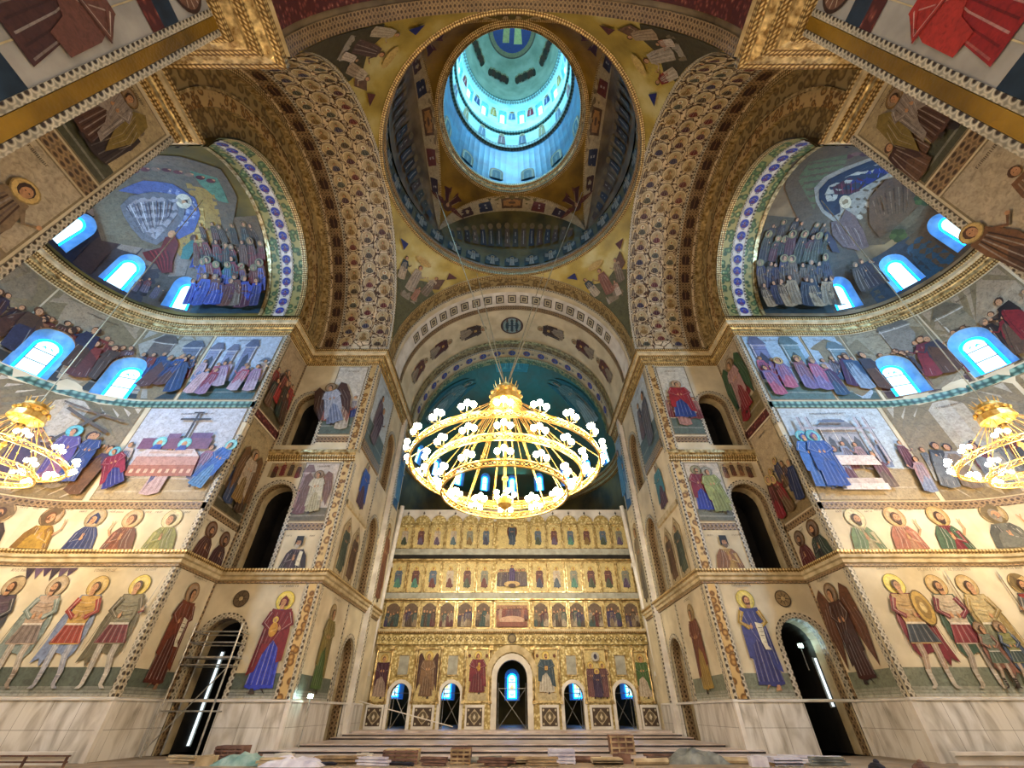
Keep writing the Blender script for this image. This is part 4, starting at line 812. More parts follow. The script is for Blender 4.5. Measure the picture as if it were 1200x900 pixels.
# right apse
def temple(P,x,y,w,h,r):
    P.part('painted_portico'); 
    for k in (.12,.2,.66,.74): P.stroke([(x+w*k,y+h*.35),(x+w*k,y+h*.85)],.14,'#b8b0b8'); P.stroke([(x+w*k+.12,y+h*.35),(x+w*k+.12,y+h*.85)],.05,'#5a5460')
    P.stroke([(x+w*.1,y+h*.72),(x+w*.8,y+h*.72)],.14,'#a8a0a8'); P.stroke([(x+w*.3,y+h*.8),(x+w*.55,y+h*.8)],.12,'#5a6a90')
    P.part('painted_table'); P.poly([(x+w*.25,y+h*.32),(x+w*.65,y+h*.32),(x+w*.62,y+h*.42),(x+w*.28,y+h*.42)],'#e0d4d0')
    P.part('painted_steps'); P.rect(x+w*.2,y+h*.08,x+w*.6,y+h*.14,'#d8d0d0'); P.rect(x+w*.22,y+h*.14,x+w*.58,y+h*.19,'#c0b4b0')
    for i,(c1,c2,xx) in enumerate((('#1c48a0','#2860b8',.08),('#5a2c88','#1c4aa8',.17))): P.part('mother%d'%i); saint(P,x+w*xx,y+h*.08,h*.6,robe=c1,under=c2,cloak=c2,halo='#58b8c8',parts=False,seed=20+i,hair=c1,hat='hood',wide=1.2)
S=W_apse(1)
scene(S,.35,7.4,11.4,18.1,21,'wedding feast in a pale portico with two women in bright blue',sky='#c0ccd4',ground='#a89878',gh=.3,n=4,back=6,fh=.4,pal=['#7a88a8','#5a2c3c','#a88890','#6a5a50','#8a98b8','#6a3a48'],build=[(.3,.35,.45,'#a8a8b0')],extra=temple)
scene(S,7.7,14.6,11.4,18.1,22,'kneeling grey-robed figures before a seated one in dark red',sky='#bab09c',ground='#8a7858',gh=.2,n=5,back=5,fh=.45,pal=['#6a7078','#5a1c20','#8a8a90','#7a6a58','#3a3a40'],step=.7,hill='#9a9a94')
scene(S,14.8,23,11.4,18.1,23,'brown figures behind the right chandelier on the apse wall',sky='#b8a688',ground='#7a684c',n=6,step=.7)
scene(S,.35,5.0,18.75,25.1,24,'boy among seated elders in rose and violet beneath blue pillars',sky='#a8c4dc',ground='#54706e',gh=.25,n=4,back=5,fh=.5,pal=['#6a3c6a','#b05878','#7a6aa0','#a89ab0','#2c3c80','#8a5a68'],build=[(.08,.25,.6,'#7a84b0'),(.6,.28,.6,'#7a98a0')],halos=.2)
scene(S,5.1,8.2,18.75,25.1,25,'white-robed crowd and a leaning figure in plum mantle beside the right window',sky='#a8bccc',ground='#4a605c',gh=.28,n=3,back=4,fh=.5,pal=['#b8b0c0','#4a2450','#8aa0b8','#2c4c70','#7a6a70'],build=[(.5,.4,.5,'#7a9098')],step=.7,holes=AH[1])
scene(S,8.3,13.4,18.75,25.1,26,'tall grey columns and crimson figures around the lower right window nearest the pier',sky='#a09478',ground='#4a2c24',gh=.25,n=5,back=6,fh=.55,pal=['#5a3c28','#7a1c24','#4a3a30','#6a2430','#3a3440'],build=[(.5,.35,.7,'#8a8478')],step=.7,holes=AH[1])
scene(S,13.5,18.5,18.75,25.1,27,'crimson and black crowd around the brightest lower right window',sky='#a8967a',ground='#4a3c30',gh=.25,n=5,back=6,fh=.5,pal=['#7a1c24','#241c1c','#5a4434','#6a5844'],build=[(.1,.3,.6,'#8a8068')],step=.7,holes=AH[1])
# pier scenes
A=W_face(-1);F=W_front(-1)
def angelx(wc,rc,x=.45,hh=.8,rt=0.,dark='#3a2418'):
    def f(P,X,y,w,h,r): P.part('angel'); saint(P,X+w*x,y+h*.12,h*hh,robe=rc,under=rc,cloak=lt(rc,.25),wing=wc,halo='#8a6a3c',parts=False,rot=rt,seed=r.randrange(99),hair=dark)
    return f
scene(A,23.5,26.6,11.25,17.6,31,'gold and brown winged figures with blue drapery on the left pier side',sky='#a8956c',ground='#4c4630',gh=.22,n=2,back=3,fh=.45,pal=['#8a6428','#4a3420','#38486a','#6a4c28','#6a2420'],extra=angelx('#6a4a28','#8a6c34',.5,.6))
scene(A,23.5,26.6,18.4,25.1,32,'scarlet-robed crowd on a rocky hill high on the left pier side',sky='#b09c7c',ground='#5c5238',gh=.3,n=4,back=5,fh=.45,pal=['#8a1c18','#a82c20','#4a3420','#5a3c2c','#6a4a30','#2c3c34'],hill='#6a4a34')
scene(F,12.4,14.95,11.5,15.85,33,'white-robed angel kneeling beside pink columns on the left pier',sky='#cfc4b8',ground='#6a6450',gh=.22,n=1,back=0,fh=.6,pal=['#6a4040','#7a5050'],build=[(.7,.25,.6,'#a88a88')],extra=angelx('#7a5a4c','#b8b08c',.4,.72,-.1))
P=Paint(F,.03); P.poly([(15.0,14.7),(17.4,14.7),(17.4,15.8),(15.0,15.8)],'#b09c74'); 
r0=random.Random(4)
for i in range(4): P.part('painted_figure%d'%i); mini(P,15.3+i*.55,14.6 if i in(0,3) else 14.75,1.1,r0,['#7a1c1c','#4a3424','#5a3c28'])
P.done('mosaic_scene','small red and brown figures over the middle opening of left pier','mosaic')
scene(F,12.4,14.95,18.2,25.1,34,'angel with dark wings in white and blue beside a huddled crowd',sky='#d0cabc',ground='#5c6a60',gh=.28,n=2,back=3,fh=.42,pal=['#2c3c7a','#8a4a38','#b8b0a0','#a05a48'],extra=angelx('#4a3028','#7a88a8',.5,.62,-.35))
A=W_face(1);F=W_front(1)
scene(A,23.5,26.6,11.25,17.6,35,'figures in navy and scarlet on cream ground, right pier side',sky='#b8a480',ground='#8a744c',gh=.25,n=3,back=3,fh=.45,pal=['#1c2c58','#8a1c24','#5a3c24','#4a2c1c','#6a5030'],halos=.5)
scene(A,23.5,26.6,18.4,25.1,36,'large green-winged figure with a woman in scarlet, right pier side',sky='#b8a688',ground='#7a6a44',gh=.25,n=1,back=2,fh=.5,pal=['#8a1420','#2c3c2c','#6a3c24'],extra=angelx('#2c5030','#8a1420',.5,.75))
def two(P,x,y,w,h,r):
    P.part('blue_figure'); saint(P,x+w*.3,y+h*.15,h*.78,robe='#1c34a8',under='#1c34a8',cloak='#7a1428',halo='#8a8458',parts=False,seed=44,rot=0,beard='#4a2c1c',sleeve='#7a1428',wide=1.2)
    P.part('green_figure'); saint(P,x+w*.72,y+h*.12,h*.78,robe='#7c8a44',under='#8a944c',cloak='#94a058',halo='#8a8a78',parts=False,seed=45,rot=.12,wide=1.2)
scene(F,12.4,14.95,11.5,15.85,37,'figure in red and blue reaching to one in green on the right pier',sky='#d0c4b0',ground='#6a6c5c',gh=.2,n=0,back=0,extra=two)
P=Paint(F,.03); P.poly([(15.0,14.7),(17.4,14.7),(17.4,15.8),(15.0,15.8)],'#b8a47c')
for i in range(4): P.part('painted_figure%d'%i); mini(P,15.3+i*.55,14.6 if i in(0,3) else 14.75,1.1,r0,['#6a3420','#4a3424','#8a5c38'])
P.done('mosaic_scene','small brown figures over the middle opening of right pier','mosaic')
def redblue(P,x,y,w,h,r):
    P.part('cloud'); 
    for i in range(6): P.ell(x+w*(.3+.09*i),y+h*.3,.35,.25,'#c8bca8',10)
    P.part('red_blue_figure'); saint(P,x+w*.5,y+h*.2,h*.55,robe='#1c3c88',under='#1c3c88',cloak='#98181c',halo='#b09068',parts=False,seed=46,wide=1.5)
scene(F,12.4,14.95,18.2,25.1,38,'seated figure in scarlet and blue upon a cloud, right pier top',sky='#d4ccb8',ground='#5c6a60',gh=.22,n=1,back=4,fh=.42,pal=['#8a4a44','#a8786a','#7a2c28'],extra=redblue)
# chancel walls
for g,cc in ((-1,('#4a6a2c','#8a7a3c','#2c50b8','#4a2c44')),(1,('#b09040','#7a4030','#4a8088','#5a5a68'))):
    I=W_chan(g); sd=SIDE[g]
    sfig(I,29.8,2.5,4.6,'slender saint in %s robe on the %s chancel wall'%(('green' if g<0 else 'golden'),sd),robe=cc[0],cloak=cc[1],halo='#a88c54',wide=1.2)
    for k,(y,c,hn) in enumerate(((28.9,'#4a5a4c','nearer'),(30.9,'#6a4a38','farther'))):
        P=Paint(I,.03); P.poly([(y-.85,8.7),(y+.85,8.7),(y+.85,11.7),(y,12.6),(y-.85,11.7)],'#9a8458'); P.poly([(y-.75,8.75),(y+.75,8.75),(y+.75,11.65),(y,12.45),(y-.75,11.65)],'#c8b48c')
        saint(P,y,8.85,3.3,robe=c,cloak=dk(c,.7),halo='#a88c54',seed=60+k+g,parts=True,wide=1.2); P.done('mosaic_saint','%s of two saints in pointed niches on the %s chancel wall'%(hn,sd),'mosaic','standing saints in mosaic')
    sfig(I,29.8,13.6,3.7,'saint in %s on the %s chancel wall, third tier'%(('vivid blue' if g<0 else 'pale teal'),sd),robe=cc[2],cloak=cc[2],under='#5a2c3c',halo='#b0a078',wide=1.5)
    scene(I,27.5,32.2,18.3,25.1,70+g,'tall %s figure scene at top of the %s chancel wall'%(('plum' if g<0 else 'slate'),sd),sky='#bcc8d0',ground='#5a6a6c',gh=.3,n=1,back=1,fh=.7,pal=[cc[3],cc[3],'#6a5a68'])
    scene(I,37.1,39.9,17.3,25.1,72+g,'blue-winged angels on the %s wall just before the gold screen'%sd,sky='#a8bcd0',ground='#2c5c8c',gh=.35,n=2,back=1,fh=.6,pal=['#2c68a8','#4a88b8','#a8b8c8'])
    sfig(I,38.5,9.0,6.5,'tall saint in %s on the %s wall beside the gold screen'%(('rust' if g<0 else 'grey'),sd),robe='#7a4028' if g<0 else '#6a6458',cloak='#8a5434' if g<0 else '#8a7c64',halo='#a88c54')
# strips before the apse and west walls
for g in (-1,1):
    A=W_face(g); WW=W_west(g); sd=SIDE[g]
    scene(A,4.5,CY-AR-.4,19.4,24.9,80+g,'%s winged figure with brown and gold drapery beside the %s western capital'%(('crouching','kneeling')[g>0],sd),sky='#b8a47a',ground='#50503c',gh=.2,n=2,back=2,fh=.6,pal=['#4a2c24','#6a4a34','#3a2c28'],extra=angelx('#8a7434','#5a3a2c',.5,.75))
    b=B(); b.poly([A(4.5,18.5,.03),A(CY-AR-.4,18.5,.03),A(CY-AR-.4,19.3,.03),A(4.5,19.3,.03)]); struct(b.build('trim_wall_band','beadb'))
    scene(A,4.5,CY-AR-.4,12.5,18.4,84+g,'brown haloed head above pale rocks on the %s strip by the apse'%sd,sky='#bcae94',ground='#8a7a60',gh=.3,n=2,back=1,fh=.6,pal=['#7a5434','#5a3c28','#8a7458'],halos=1)
    sfig(WW,1.7,14.6,5.2,'large figure in %s robe on the grey %s nave wall'%(('patterned brown' if g<0 else 'scarlet'),sd),robe='#5c3028' if g<0 else '#a01c1c',cloak='#6e4438' if g<0 else '#b02c20',under='#4a2a26' if g<0 else '#981818',halo='#b89848',text=False,rot=0,wide=1.9,flip=-1)
    P=Paint(WW,.03); P.ell(2.4,23.4,1.1,1.1,'#3a2420',24); P.ell(2.4,23.4,.98,.98,'#7a5444',24)
    for i in range(14): a=2*pi*i/14; P.stroke([(2.4+.15*cos(a),23.4+.15*sin(a)),(2.4+.95*cos(a),23.4+.95*sin(a))],.05,'#c8b4a0')
    P.ell(2.4,23.4,.2,.2,'#3a2420',12); P.done('mosaic_roundel','brown spoked wheel high on the grey %s nave wall'%sd,'mosaic')

# ---- conches
def W_cap(g):   # mural plane laid over the vault round its crown; projects onto sphere or barrel
    p0=Vector((2.28,.89,5.92)) if g<0 else Vector((1.39,-.67,6.21))
    U=Vector((-.555,.08,.145)) if g<0 else Vector((.505,-.085,-.17)); V=Vector((-.34,-.62,.13)) if g<0 else Vector((-.49,-.675,-.075))
    def f(s,t,h=0):
        p=p0+U*s+V*t
        if p.x>0: p=p*((CR-h)/p.length)
        else: k=(CR-h)/math.hypot(p.y,p.z); p=Vector((p.x,p.y*k,p.z*k))
        return Vector((g*(25.5+p.x),CY+p.y,H+p.z))
    return f
def conch_rows(P,rows,r,k0=0):
    k=k0
    for t,h,x0,x1,dx,pal,halo in rows:
        x=x0
        while x<x1:
            P.part('painted_figure%d'%k); k+=1; mini(P,x,t+r.uniform(-.2,.2),h*r.uniform(.85,1.15),r,pal,halo if r.random()<.5 else None,r.uniform(-.15,.15)); x+=dx*r.uniform(.8,1.2)
def conch_scene(g):
    CO=W_conch(g); r=random.Random(90+g)
    P=Paint(CO,.03,-.6); P.holes=CH[g]
    if g<0:
        P.rect(3.4,.3,9.,2.4,'#2c4858'); P.rect(9.0,.3,12.5,5.4,'#56504a'); P.rect(12.3,.2,16.3,5.0,'#3c3a44'); P.rect(16.,.2,21,4.6,'#101a34'); P.rect(21.,.2,27,5,'#1c2238')
        P.poly([(3.4,2.4),(9,2.4),(9,7.5),(7,8.5),(3.4,8.8)],'#6a5c44')
        P.part('cliff'); 
        for i in range(9): x=9.2+i*1.35; P.poly([(x,3.4+.3*(i%3)),(x+1.2,3.2),(x+1.3,5.6),(x+.6,6.6),(x-.1,5.2)],('#7a7068','#8a8078','#6a6058')[i%3])
        P.part('cloak_fold'); P.poly([(15.6,.3),(16.8,.3),(17.2,3.6),(16,4.2)],'#3a2c30')
        conch_rows(P,[(6.4,1.9,4.0,9.0,.8,['#4a4034','#5a4c3c','#6a4438','#46504a'],'#8a7448'),(4.6,2.2,3.8,9.5,.7,['#4a3424','#6a4a34','#7a2c24','#3a4a4a'],'#8a7448'),(2.5,2.7,3.7,9.3,.68,['#2c3c98','#4a58b0','#6a3c2c','#8a5a34','#3a6a68','#7a2430'],'#8a8458'),(.5,3.2,3.8,9.2,.75,['#2c3c98','#3a48a8','#6a3c2c','#5a2c40','#3a3a70','#7a6a5a'],None),(.5,1.6,11.6,13.2,.7,['#5a5468','#6a3438'],None)],r)
        P.done('mosaic_scene','crowd in blue and crimson along the foot of the left conch','mosaic','painted scenes')
        P=Paint(W_cap(g),.07,-1.)
        P.poly([(-9,6),(-4,9.5),(2,10.5),(7,8),(9.6,3),(9.6,-3),(7,-6),(-2,-4.5),(-9,-3)],'#6e6656'); P.poly([(-8,7),(-3,10),(3,10),(4,7.5),(-2,6.8)],'#7a6e5c'); 
        P.part('gold_glow'); P.poly([(3,4.5),(6.5,3.4),(8,-1),(7,-5.5),(3,-5.8),(1.5,-3.5),(4,0)],'#a88a40'); P.poly([(3.6,1.5),(5.2,1.2),(6.2,-3.5),(4.4,-4.2)],'#d0b060')
        P.part('green_sky'); P.poly([(3.5,6.8),(6.8,6.),(8.6,2.),(7.2,2.2),(4.8,4.4)],'#5a8a74')
        P.part('angels'); 
        for i in range(8): x=-3+i*1.3; y=6.3-.12*abs(i-3)**1.5; P.ell(x,y,.6,.4,('#5a2028','#6a3438','#8a7464')[i%3],9); P.ell(x+.3,y+.15,.22,.2,SK,8)
        P.part('mandorla'); P.poly([(-5.,3.2),(-2,4.2),(1.5,3.9),(4.2,2.2),(4.9,0),(4.3,-2.2),(2.4,-3.2),(.4,-2.6),(1.8,0),(.8,1.6),(-2,2.2)],'#5464a0'); P.ell(1.6,.7,2.9,2.5,'#7e90c4',24,-.3); P.ell(1.4,.5,2.3,2.0,'#98a8d0',22,-.3)
        for i in range(14): a=2*pi*i/14; P.ell(1.6+2.6*cos(a),.7+2.2*sin(a),.14,.14,'#c8d0e4',6)
        P.part('robed_figure'); P.poly([(-4.9,1.4),(-3.6,2.4),(-1,2.7),(1.6,2.4),(3.0,1.2),(2.6,-.6),(1.4,-2.6),(-.4,-4.0),(-2.4,-3.2),(-3.8,-1.4),(-4.6,.2)],'#6c707c')
        P.poly([(-4.3,1.),(-2.8,2.),(-.4,2.1),(1.6,1.6),(2,.2),(.6,-1.8),(-.6,-3.2),(-1.9,-2.2),(-2.6,-.8)],'#9a9ca8')
        for i in range(13): P.stroke([(-4.2+i*.45,1.4+.1*(i%3)),(-3.4+i*.36,-.2),(-2.3+i*.22,-2.4+.12*i)],.14,('#3a4058','#c8ccd8','#5a607c')[i%3],.05)
        P.stroke([(1.2,1.6),(3.3,1.9),(4.2,.8)],.4,'#a8a8b4',.2); P.ell(4.2,.7,.2,.2,SK,8)
        P.part('halo'); P.ell(2.7,1.7,1.05,1.,'#d8d4c0',20); P.ell(2.7,1.7,.85,.8,'#a8a490',20)
        P.part('head'); P.ell(2.7,1.6,.55,.6,'#3a2418',14); P.ell(2.7,1.45,.36,.42,SK,12)
        P.part('red_figure'); P.poly([(-2.4,-5.2),(.2,-4.4),(.6,-2.9),(1.8,-2.6),(2.6,-4),(2.3,-6.5),(2.9,-9.5),(1.2,-9.8),(-.2,-7.5),(-1.8,-6.6)],'#641016')
        for i in range(9): P.stroke([(-1.6+i*.35,-4.9),(-.6+i*.3,-6.4),(.6+i*.2,-9)],.14,('#3a080c','#9a2c30')[i%2],.06)
        P.ell(1.4,-2.5,.5,.5,SK,10)
        P.part('green_figure'); P.poly([(3.3,-4.4),(4.4,-3.2),(5.2,-4.4),(4.8,-6.6),(3.4,-6.4)],'#3c7a78'); P.ell(4.4,-3.,.45,.45,'#5a3424',10)
        P.part('blue_kneeler'); P.poly([(5.4,-6.4),(7.6,-6.2),(8.,-8.2),(5.6,-8.4)],'#2a3c98'); 
        for i in range(5): P.stroke([(5.6+i*.45,-6.5),(5.8+i*.45,-8.2)],.12,('#182468','#6a7cc8')[i%2])
        P.done('mosaic_glory','robed figure in a great pale blue glory across the left conch','mosaic')
    else:
        P.rect(3.4,.3,9.,2.6,'#2c3c40'); P.rect(9.,.3,12.6,6.,'#4a4438'); P.rect(12.,.3,16.5,4.,'#2c3a48'); P.rect(16,.2,23,5.,'#564836'); P.poly([(3.4,2.6),(9,2.6),(9,7.5),(7,8.5),(3.4,8.8)],'#4e4836')
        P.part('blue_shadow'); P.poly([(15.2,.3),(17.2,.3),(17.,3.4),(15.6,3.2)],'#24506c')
        conch_rows(P,[(6.6,1.9,4.0,9.0,.8,['#46402c','#4a3a30','#564a3a','#3c3438'],'#7a7048'),(4.9,2.4,3.8,9.5,.7,['#3a3c28','#4a4c38','#5a2c34','#3a3438'],'#8a8458'),(2.6,2.7,3.7,9.3,.68,['#3a3450','#4a2c34','#5a4a38','#2c2c3c','#6a5a48'],'#8a8458'),(.5,3.0,3.8,9.2,.75,['#3a3450','#8a7a60','#5a4a38','#2c2c3c','#a08a68'],None),(1.2,3.2,11.6,13.6,.9,['#3a3844','#4a4440'],None)],r)
        P.part('bush'); 
        for xx,yy in ((16.3,4.4),(20.5,4.6)): 
            for i in range(6): P.ell(xx+.35*cos(i*1.3),yy+.35*sin(i*1.3),.4,.3,'#2c4020' if i%2 else '#405428',8)
        P.done('mosaic_scene','dark violet and brown crowd along the foot of the right conch','mosaic','painted scenes')
        P=Paint(W_cap(g),.07,-1.)
        P.poly([(-10,2),(-8,6),(-3,9.5),(3,10.5),(8,7),(9,2),(7.5,-3),(3,-7),(-6,-8),(-10,-5)],'#5e523e')
        P.part('green_ground'); P.poly([(-8,3.),(-6,5.6),(-1.5,6.2),(-2,4),(-5.,1.2),(-7,-1.5)],'#5c6a48')
        P.part('red_angels'); 
        for i in range(6): P.ell(-1.5+i*.9,5.6+.35*(i%2),.6,.45,('#5a2430','#7a5a54','#4a1c28')[i%3],9)
        P.part('cave_edge'); P.poly([(-6.4,-.4),(-6.2,1.4),(-4.6,2.8),(-2,3.8),(1.5,5.0),(4.6,5.0),(4.9,3.4),(3.6,2.0),(1.6,.6),(.6,-1.),(-.6,-2.4),(-2.2,-4.8),(-3.8,-5.4),(-4.6,-3.4),(-6,-2)],'#9a988e')
        for i in range(10): P.ell(4.4-i*.62,3.2-i*.75,.42,.34,('#b8b4a4','#8a867a')[i%2],9)
        P.part('dark_cave'); P.poly([(-5.9,-.2),(-5.6,1.1),(-4.2,2.3),(-1.6,3.3),(1.6,4.4),(4.2,4.4),(4.3,3.4),(2.6,1.9),(.2,.6),(-1.6,-.2),(-3.,-.6),(-3.2,-2.2),(-4.4,-2.6),(-5.6,-1.6)],'#1a2440')
        P.poly([(-5.,.3),(-4.2,1.4),(-1.6,2.4),(1,3.3),(3.6,3.9),(3.8,3.4),(1.,1.7),(-2,.5),(-3.8,-.6),(-4.8,-.6)],'#b4b4a8')
        P.part('reclining_figure'); P.poly([(-1.0,1.9),(.8,2.9),(2.6,3.8),(4.1,3.9),(4.0,3.1),(2.6,2.1),(.8,.9),(-1.2,.2),(-1.8,.9)],'#141f74'); P.poly([(-3.8,1.1),(-2.2,1.9),(-.8,2.1),(.4,1.3),(-.4,.2),(-2.4,-.1),(-3.6,.2)],'#4c0e22')
        for i in range(9): P.stroke([(-.6+i*.5,2.0+.22*i),(-.5+i*.5,1.3+.2*i),(-.7+i*.5,.6+.22*i)],.12,('#0c1450','#4454ac')[i%2])
        for i in range(5): P.stroke([(-3.2+i*.6,1.5),(-3+i*.55,.1)],.12,('#300814','#7a2c40')[i%2])
        P.part('halo'); P.ell(-2.3,-.9,.85,.8,'#d8ccac',18); P.ell(-2.3,-.9,.5,.5,'#8a7a5c',12)
        P.part('second_halo'); P.ell(-2.9,-4.6,1.05,1.,'#c4b284',18); P.ell(-2.9,-4.6,.5,.55,SK,12)
        P.part('bent_figure'); P.poly([(-5.2,-3.4),(-3.6,-3.2),(-2.4,-1.8),(-1.2,-2.6),(-.4,-4.4),(.2,-7.6),(-2.,-8.6),(-4.8,-7.8),(-5.8,-5.6)],'#6a5a5c')
        for i in range(9): P.stroke([(-4.8+i*.45,-3.6-.1*i),(-4.6+i*.48,-5.4),(-4.2+i*.45,-7.6)],.14,('#3c3038','#a09898','#54464c')[i%3],.06)
        P.part('shepherd'); P.poly([(-7.6,-5.4),(-6.4,-4.8),(-5.8,-6.6),(-6.2,-9.4),(-7.8,-9.2)],'#2c2c48'); P.ell(-7.,-4.5,.5,.5,'#6a4c34',10)
        P.part('brown_rock'); P.poly([(.8,-.6),(2.6,1.4),(5.6,2.4),(7.6,-.4),(5.,-3.4),(2.2,-5.8),(.6,-3.6)],'#5c4632')
        for i in range(9): P.stroke([(1.2+i*.5,-.6+.25*i),(1.8+i*.5,-2.6+.1*i)],.18,('#7a6650','#42301f')[i%2],.08)
        P.done('mosaic_scene','reclining figure in dark blue inside a white-edged cave, right conch','mosaic')
conch_scene(-1); conch_scene(1)

# ---- roundels: blue ones round the conch arches, saints on the soffits
def frame_at(Mp,s,t,h,up=.05):
    p=Mp(s,t,h); u=(Mp(s+up,t,h)-p).normalized(); v=(Mp(s,t+up,h)-p); v=(v-u*v.dot(u)).normalized(); n=u.cross(v)
    return Matrix(((u.x,v.x,n.x,p.x),(u.y,v.y,n.y,p.y),(u.z,v.z,n.z,p.z),(0,0,0,1)))
def facing(Mp,s,t):
    m=frame_at(Mp,s,t,.05); n=Vector((m[0][2],m[1][2],m[2][2])); return flat if n.dot(Mp(s,t,.2)-Mp(s,t,0))>0 else flatn
flat=lambda s,t,h=0: Vector((s,t,h))
flatn=lambda s,t,h=0: Vector((s,t,-h))
def proto(fn,mp): P=Paint(mp,.01,None,.003); fn(P); b=list(P.parts.values())[0]; return b.build('mosaic_roundel','paint')
def d_saint(c,rim,halo,hc='#3a2418',kneel=False):
    def f(P):
        P.ell(0,0,.62,.62,rim,20); P.ell(0,0,.58,.58,'#d0bd98',20); P.ell(0,0,.47,.47,'#b8a278',20)
        P.ell(0,.16,.2,.2,dk(halo,.5),14); P.ell(0,.16,.18,.18,halo,14)
        P.poly([(-.12,-.02),(.12,-.02),(.26,-.14),(.36,-.38),(.1,-.5),(-.1,-.5),(-.36,-.38),(-.26,-.14)],c)
        for i in range(5): a=-.2+.1*i; P.stroke([(a*.5,-.04),(a*1.3,-.4)],.03,fold(c,i))
        P.ell(0,.15,.1,.13,hc,10); P.ell(.01,.13,.07,.1,SK,10); P.ell(-.02,.14,.012,.01,'#20140c',5); P.ell(.035,.14,.012,.01,'#20140c',5)
        for i in range(4): a=pi/4+pi/2*i; P.ell(.72*cos(a),.72*sin(a),.09,.09,'#4a2c1c',8); P.stroke([(.6*cos(a),.6*sin(a)),(.85*cos(a+.35),.85*sin(a+.35)),(.95*cos(a+.1),.95*sin(a+.1))],.035,'#6a4c30')
    return f
cols=[('#6a2018','dark red','#6e5230','#c0a878'),('#4a3a28','brown','#5a4028','#d8cda0'),('#8a6a34','ochre','#7a6238','#a89058'),('#38304c','violet','#5a4630','#b8a070'),('#4a4a3c','olive grey','#6e5230','#f0e8c8'),('#4a1a24','wine-coloured','#4a3420','#a89058')]
for g in (-1,1):
    mp=facing(W_side(g),12,10)
    pr=[proto(d_saint(c,rim,h),mp) for c,_,rim,h in cols]; used=set(); SF=W_side(g); rr=random.Random(5+g)
    rows=24; 
    for j in range(rows):
        for i in range(3):
            t=.9+j*(RX*pi-1.8)/(rows-1); s=12.0+i*1.42; t2=t+(i%2)*.65
            if t2>RX*pi-.8: continue
            k=rr.randrange(6); mt=frame_at(SF,s,t2,.07)
            if k in used: o=pr[k].copy(); COL.objects.link(o)
            else: o=pr[k]; used.add(k)
            o.matrix_world=mt; tag(o,'small roundel of a haloed saint in %s robe on the %s arch soffit'%(cols[k][1],SIDE[g]),'mosaic','saint roundels on the %s arch soffit'%SIDE[g])
    # narrow outer row of small standing figures
    def d_small(P):
        P.poly([(-.3,-.5),(.3,-.5),(.3,.4),(0,.62),(-.3,.4)],'#5a4028'); P.poly([(-.25,-.46),(.25,-.46),(.25,.38),(0,.55),(-.25,.38)],'#d4c29c'); P.poly([(-.12,.2),(.12,.2),(.2,-.4),(-.2,-.4)],'#6a5a4c'); P.stroke([(0,.15),(.05,-.38)],.05,'#a89a80'); P.ell(0,.3,.11,.11,'#b89858',10); P.ell(0,.29,.06,.08,'#4a3020',8)
    p0=proto(d_small,mp); first=True
    for j in range(25):
        t=.8+j*(RX*pi-1.6)/24; o=p0 if first else p0.copy()
        if not first: COL.objects.link(o)
        first=False; o.name='mosaic_figure' if o is p0 else o.name; o.matrix_world=frame_at(SF,11.38,t,.07); tag(o,'tiny standing figure panel along the inner edge of the %s arch soffit'%SIDE[g],'mosaic','edge panels of the %s arch soffit'%SIDE[g])
    def d_dark(P): P.poly([(-.3,-.5),(.3,-.5),(.36,.1),(.15,.5),(-.15,.5),(-.36,.1)],'#3a2018'); P.stroke([(0,.3),(0,-.4)],.06,'#8a6040'); P.ell(0,.35,.14,.14,'#8a6838',10); P.ell(0,.33,.07,.09,'#3a2418',8)
    p0=proto(d_dark,mp); first=True
    for j in range(20):
        t=.8+j*(RX*pi-1.6)/19; o=p0 if first else p0.copy()
        if not first: COL.objects.link(o)
        first=False; o.matrix_world=frame_at(SF,16.3,t,.09); tag(o,'dark red-brown figure in the border beside the %s apse ring'%SIDE[g],'mosaic','border figures of the %s arch'%SIDE[g])
    def d_blue(P):
        P.ell(0,0,.5,.5,'#c8c4b0',18); P.ell(0,0,.44,.44,'#2838a0',18); P.ell(0,.08,.15,.15,'#8a88b8',10); P.poly([(-.1,-.05),(.1,-.05),(.28,-.34),(-.28,-.34)],'#6a3c6a'); P.ell(0,.08,.08,.1,'#5a3424',8); P.stroke([(-.35,.0),(-.2,.1)],.04,'#a8b0d8'); P.stroke([(.35,0),(.2,.1)],.04,'#a8b0d8')
        P.rect(-.14,.62,.14,.9,'#3a2c58'); P.ell(0,.76,.09,.09,'#c8c0a0',8)
    CO=W_conch(g); p0=proto(d_blue,facing(CO,2,5)); first=True
    for j in range(21):
        t=.55+j*(CR*pi-1.1)/20; o=p0 if first else p0.copy()
        if not first: COL.objects.link(o)
        first=False; o.matrix_world=frame_at(CO,1.72,t,.09)@Matrix.Scale(.78,4); tag(o,'blue roundel with a pale figure in the arch in front of the %s conch'%SIDE[g],'mosaic','blue roundels before the %s conch'%SIDE[g])
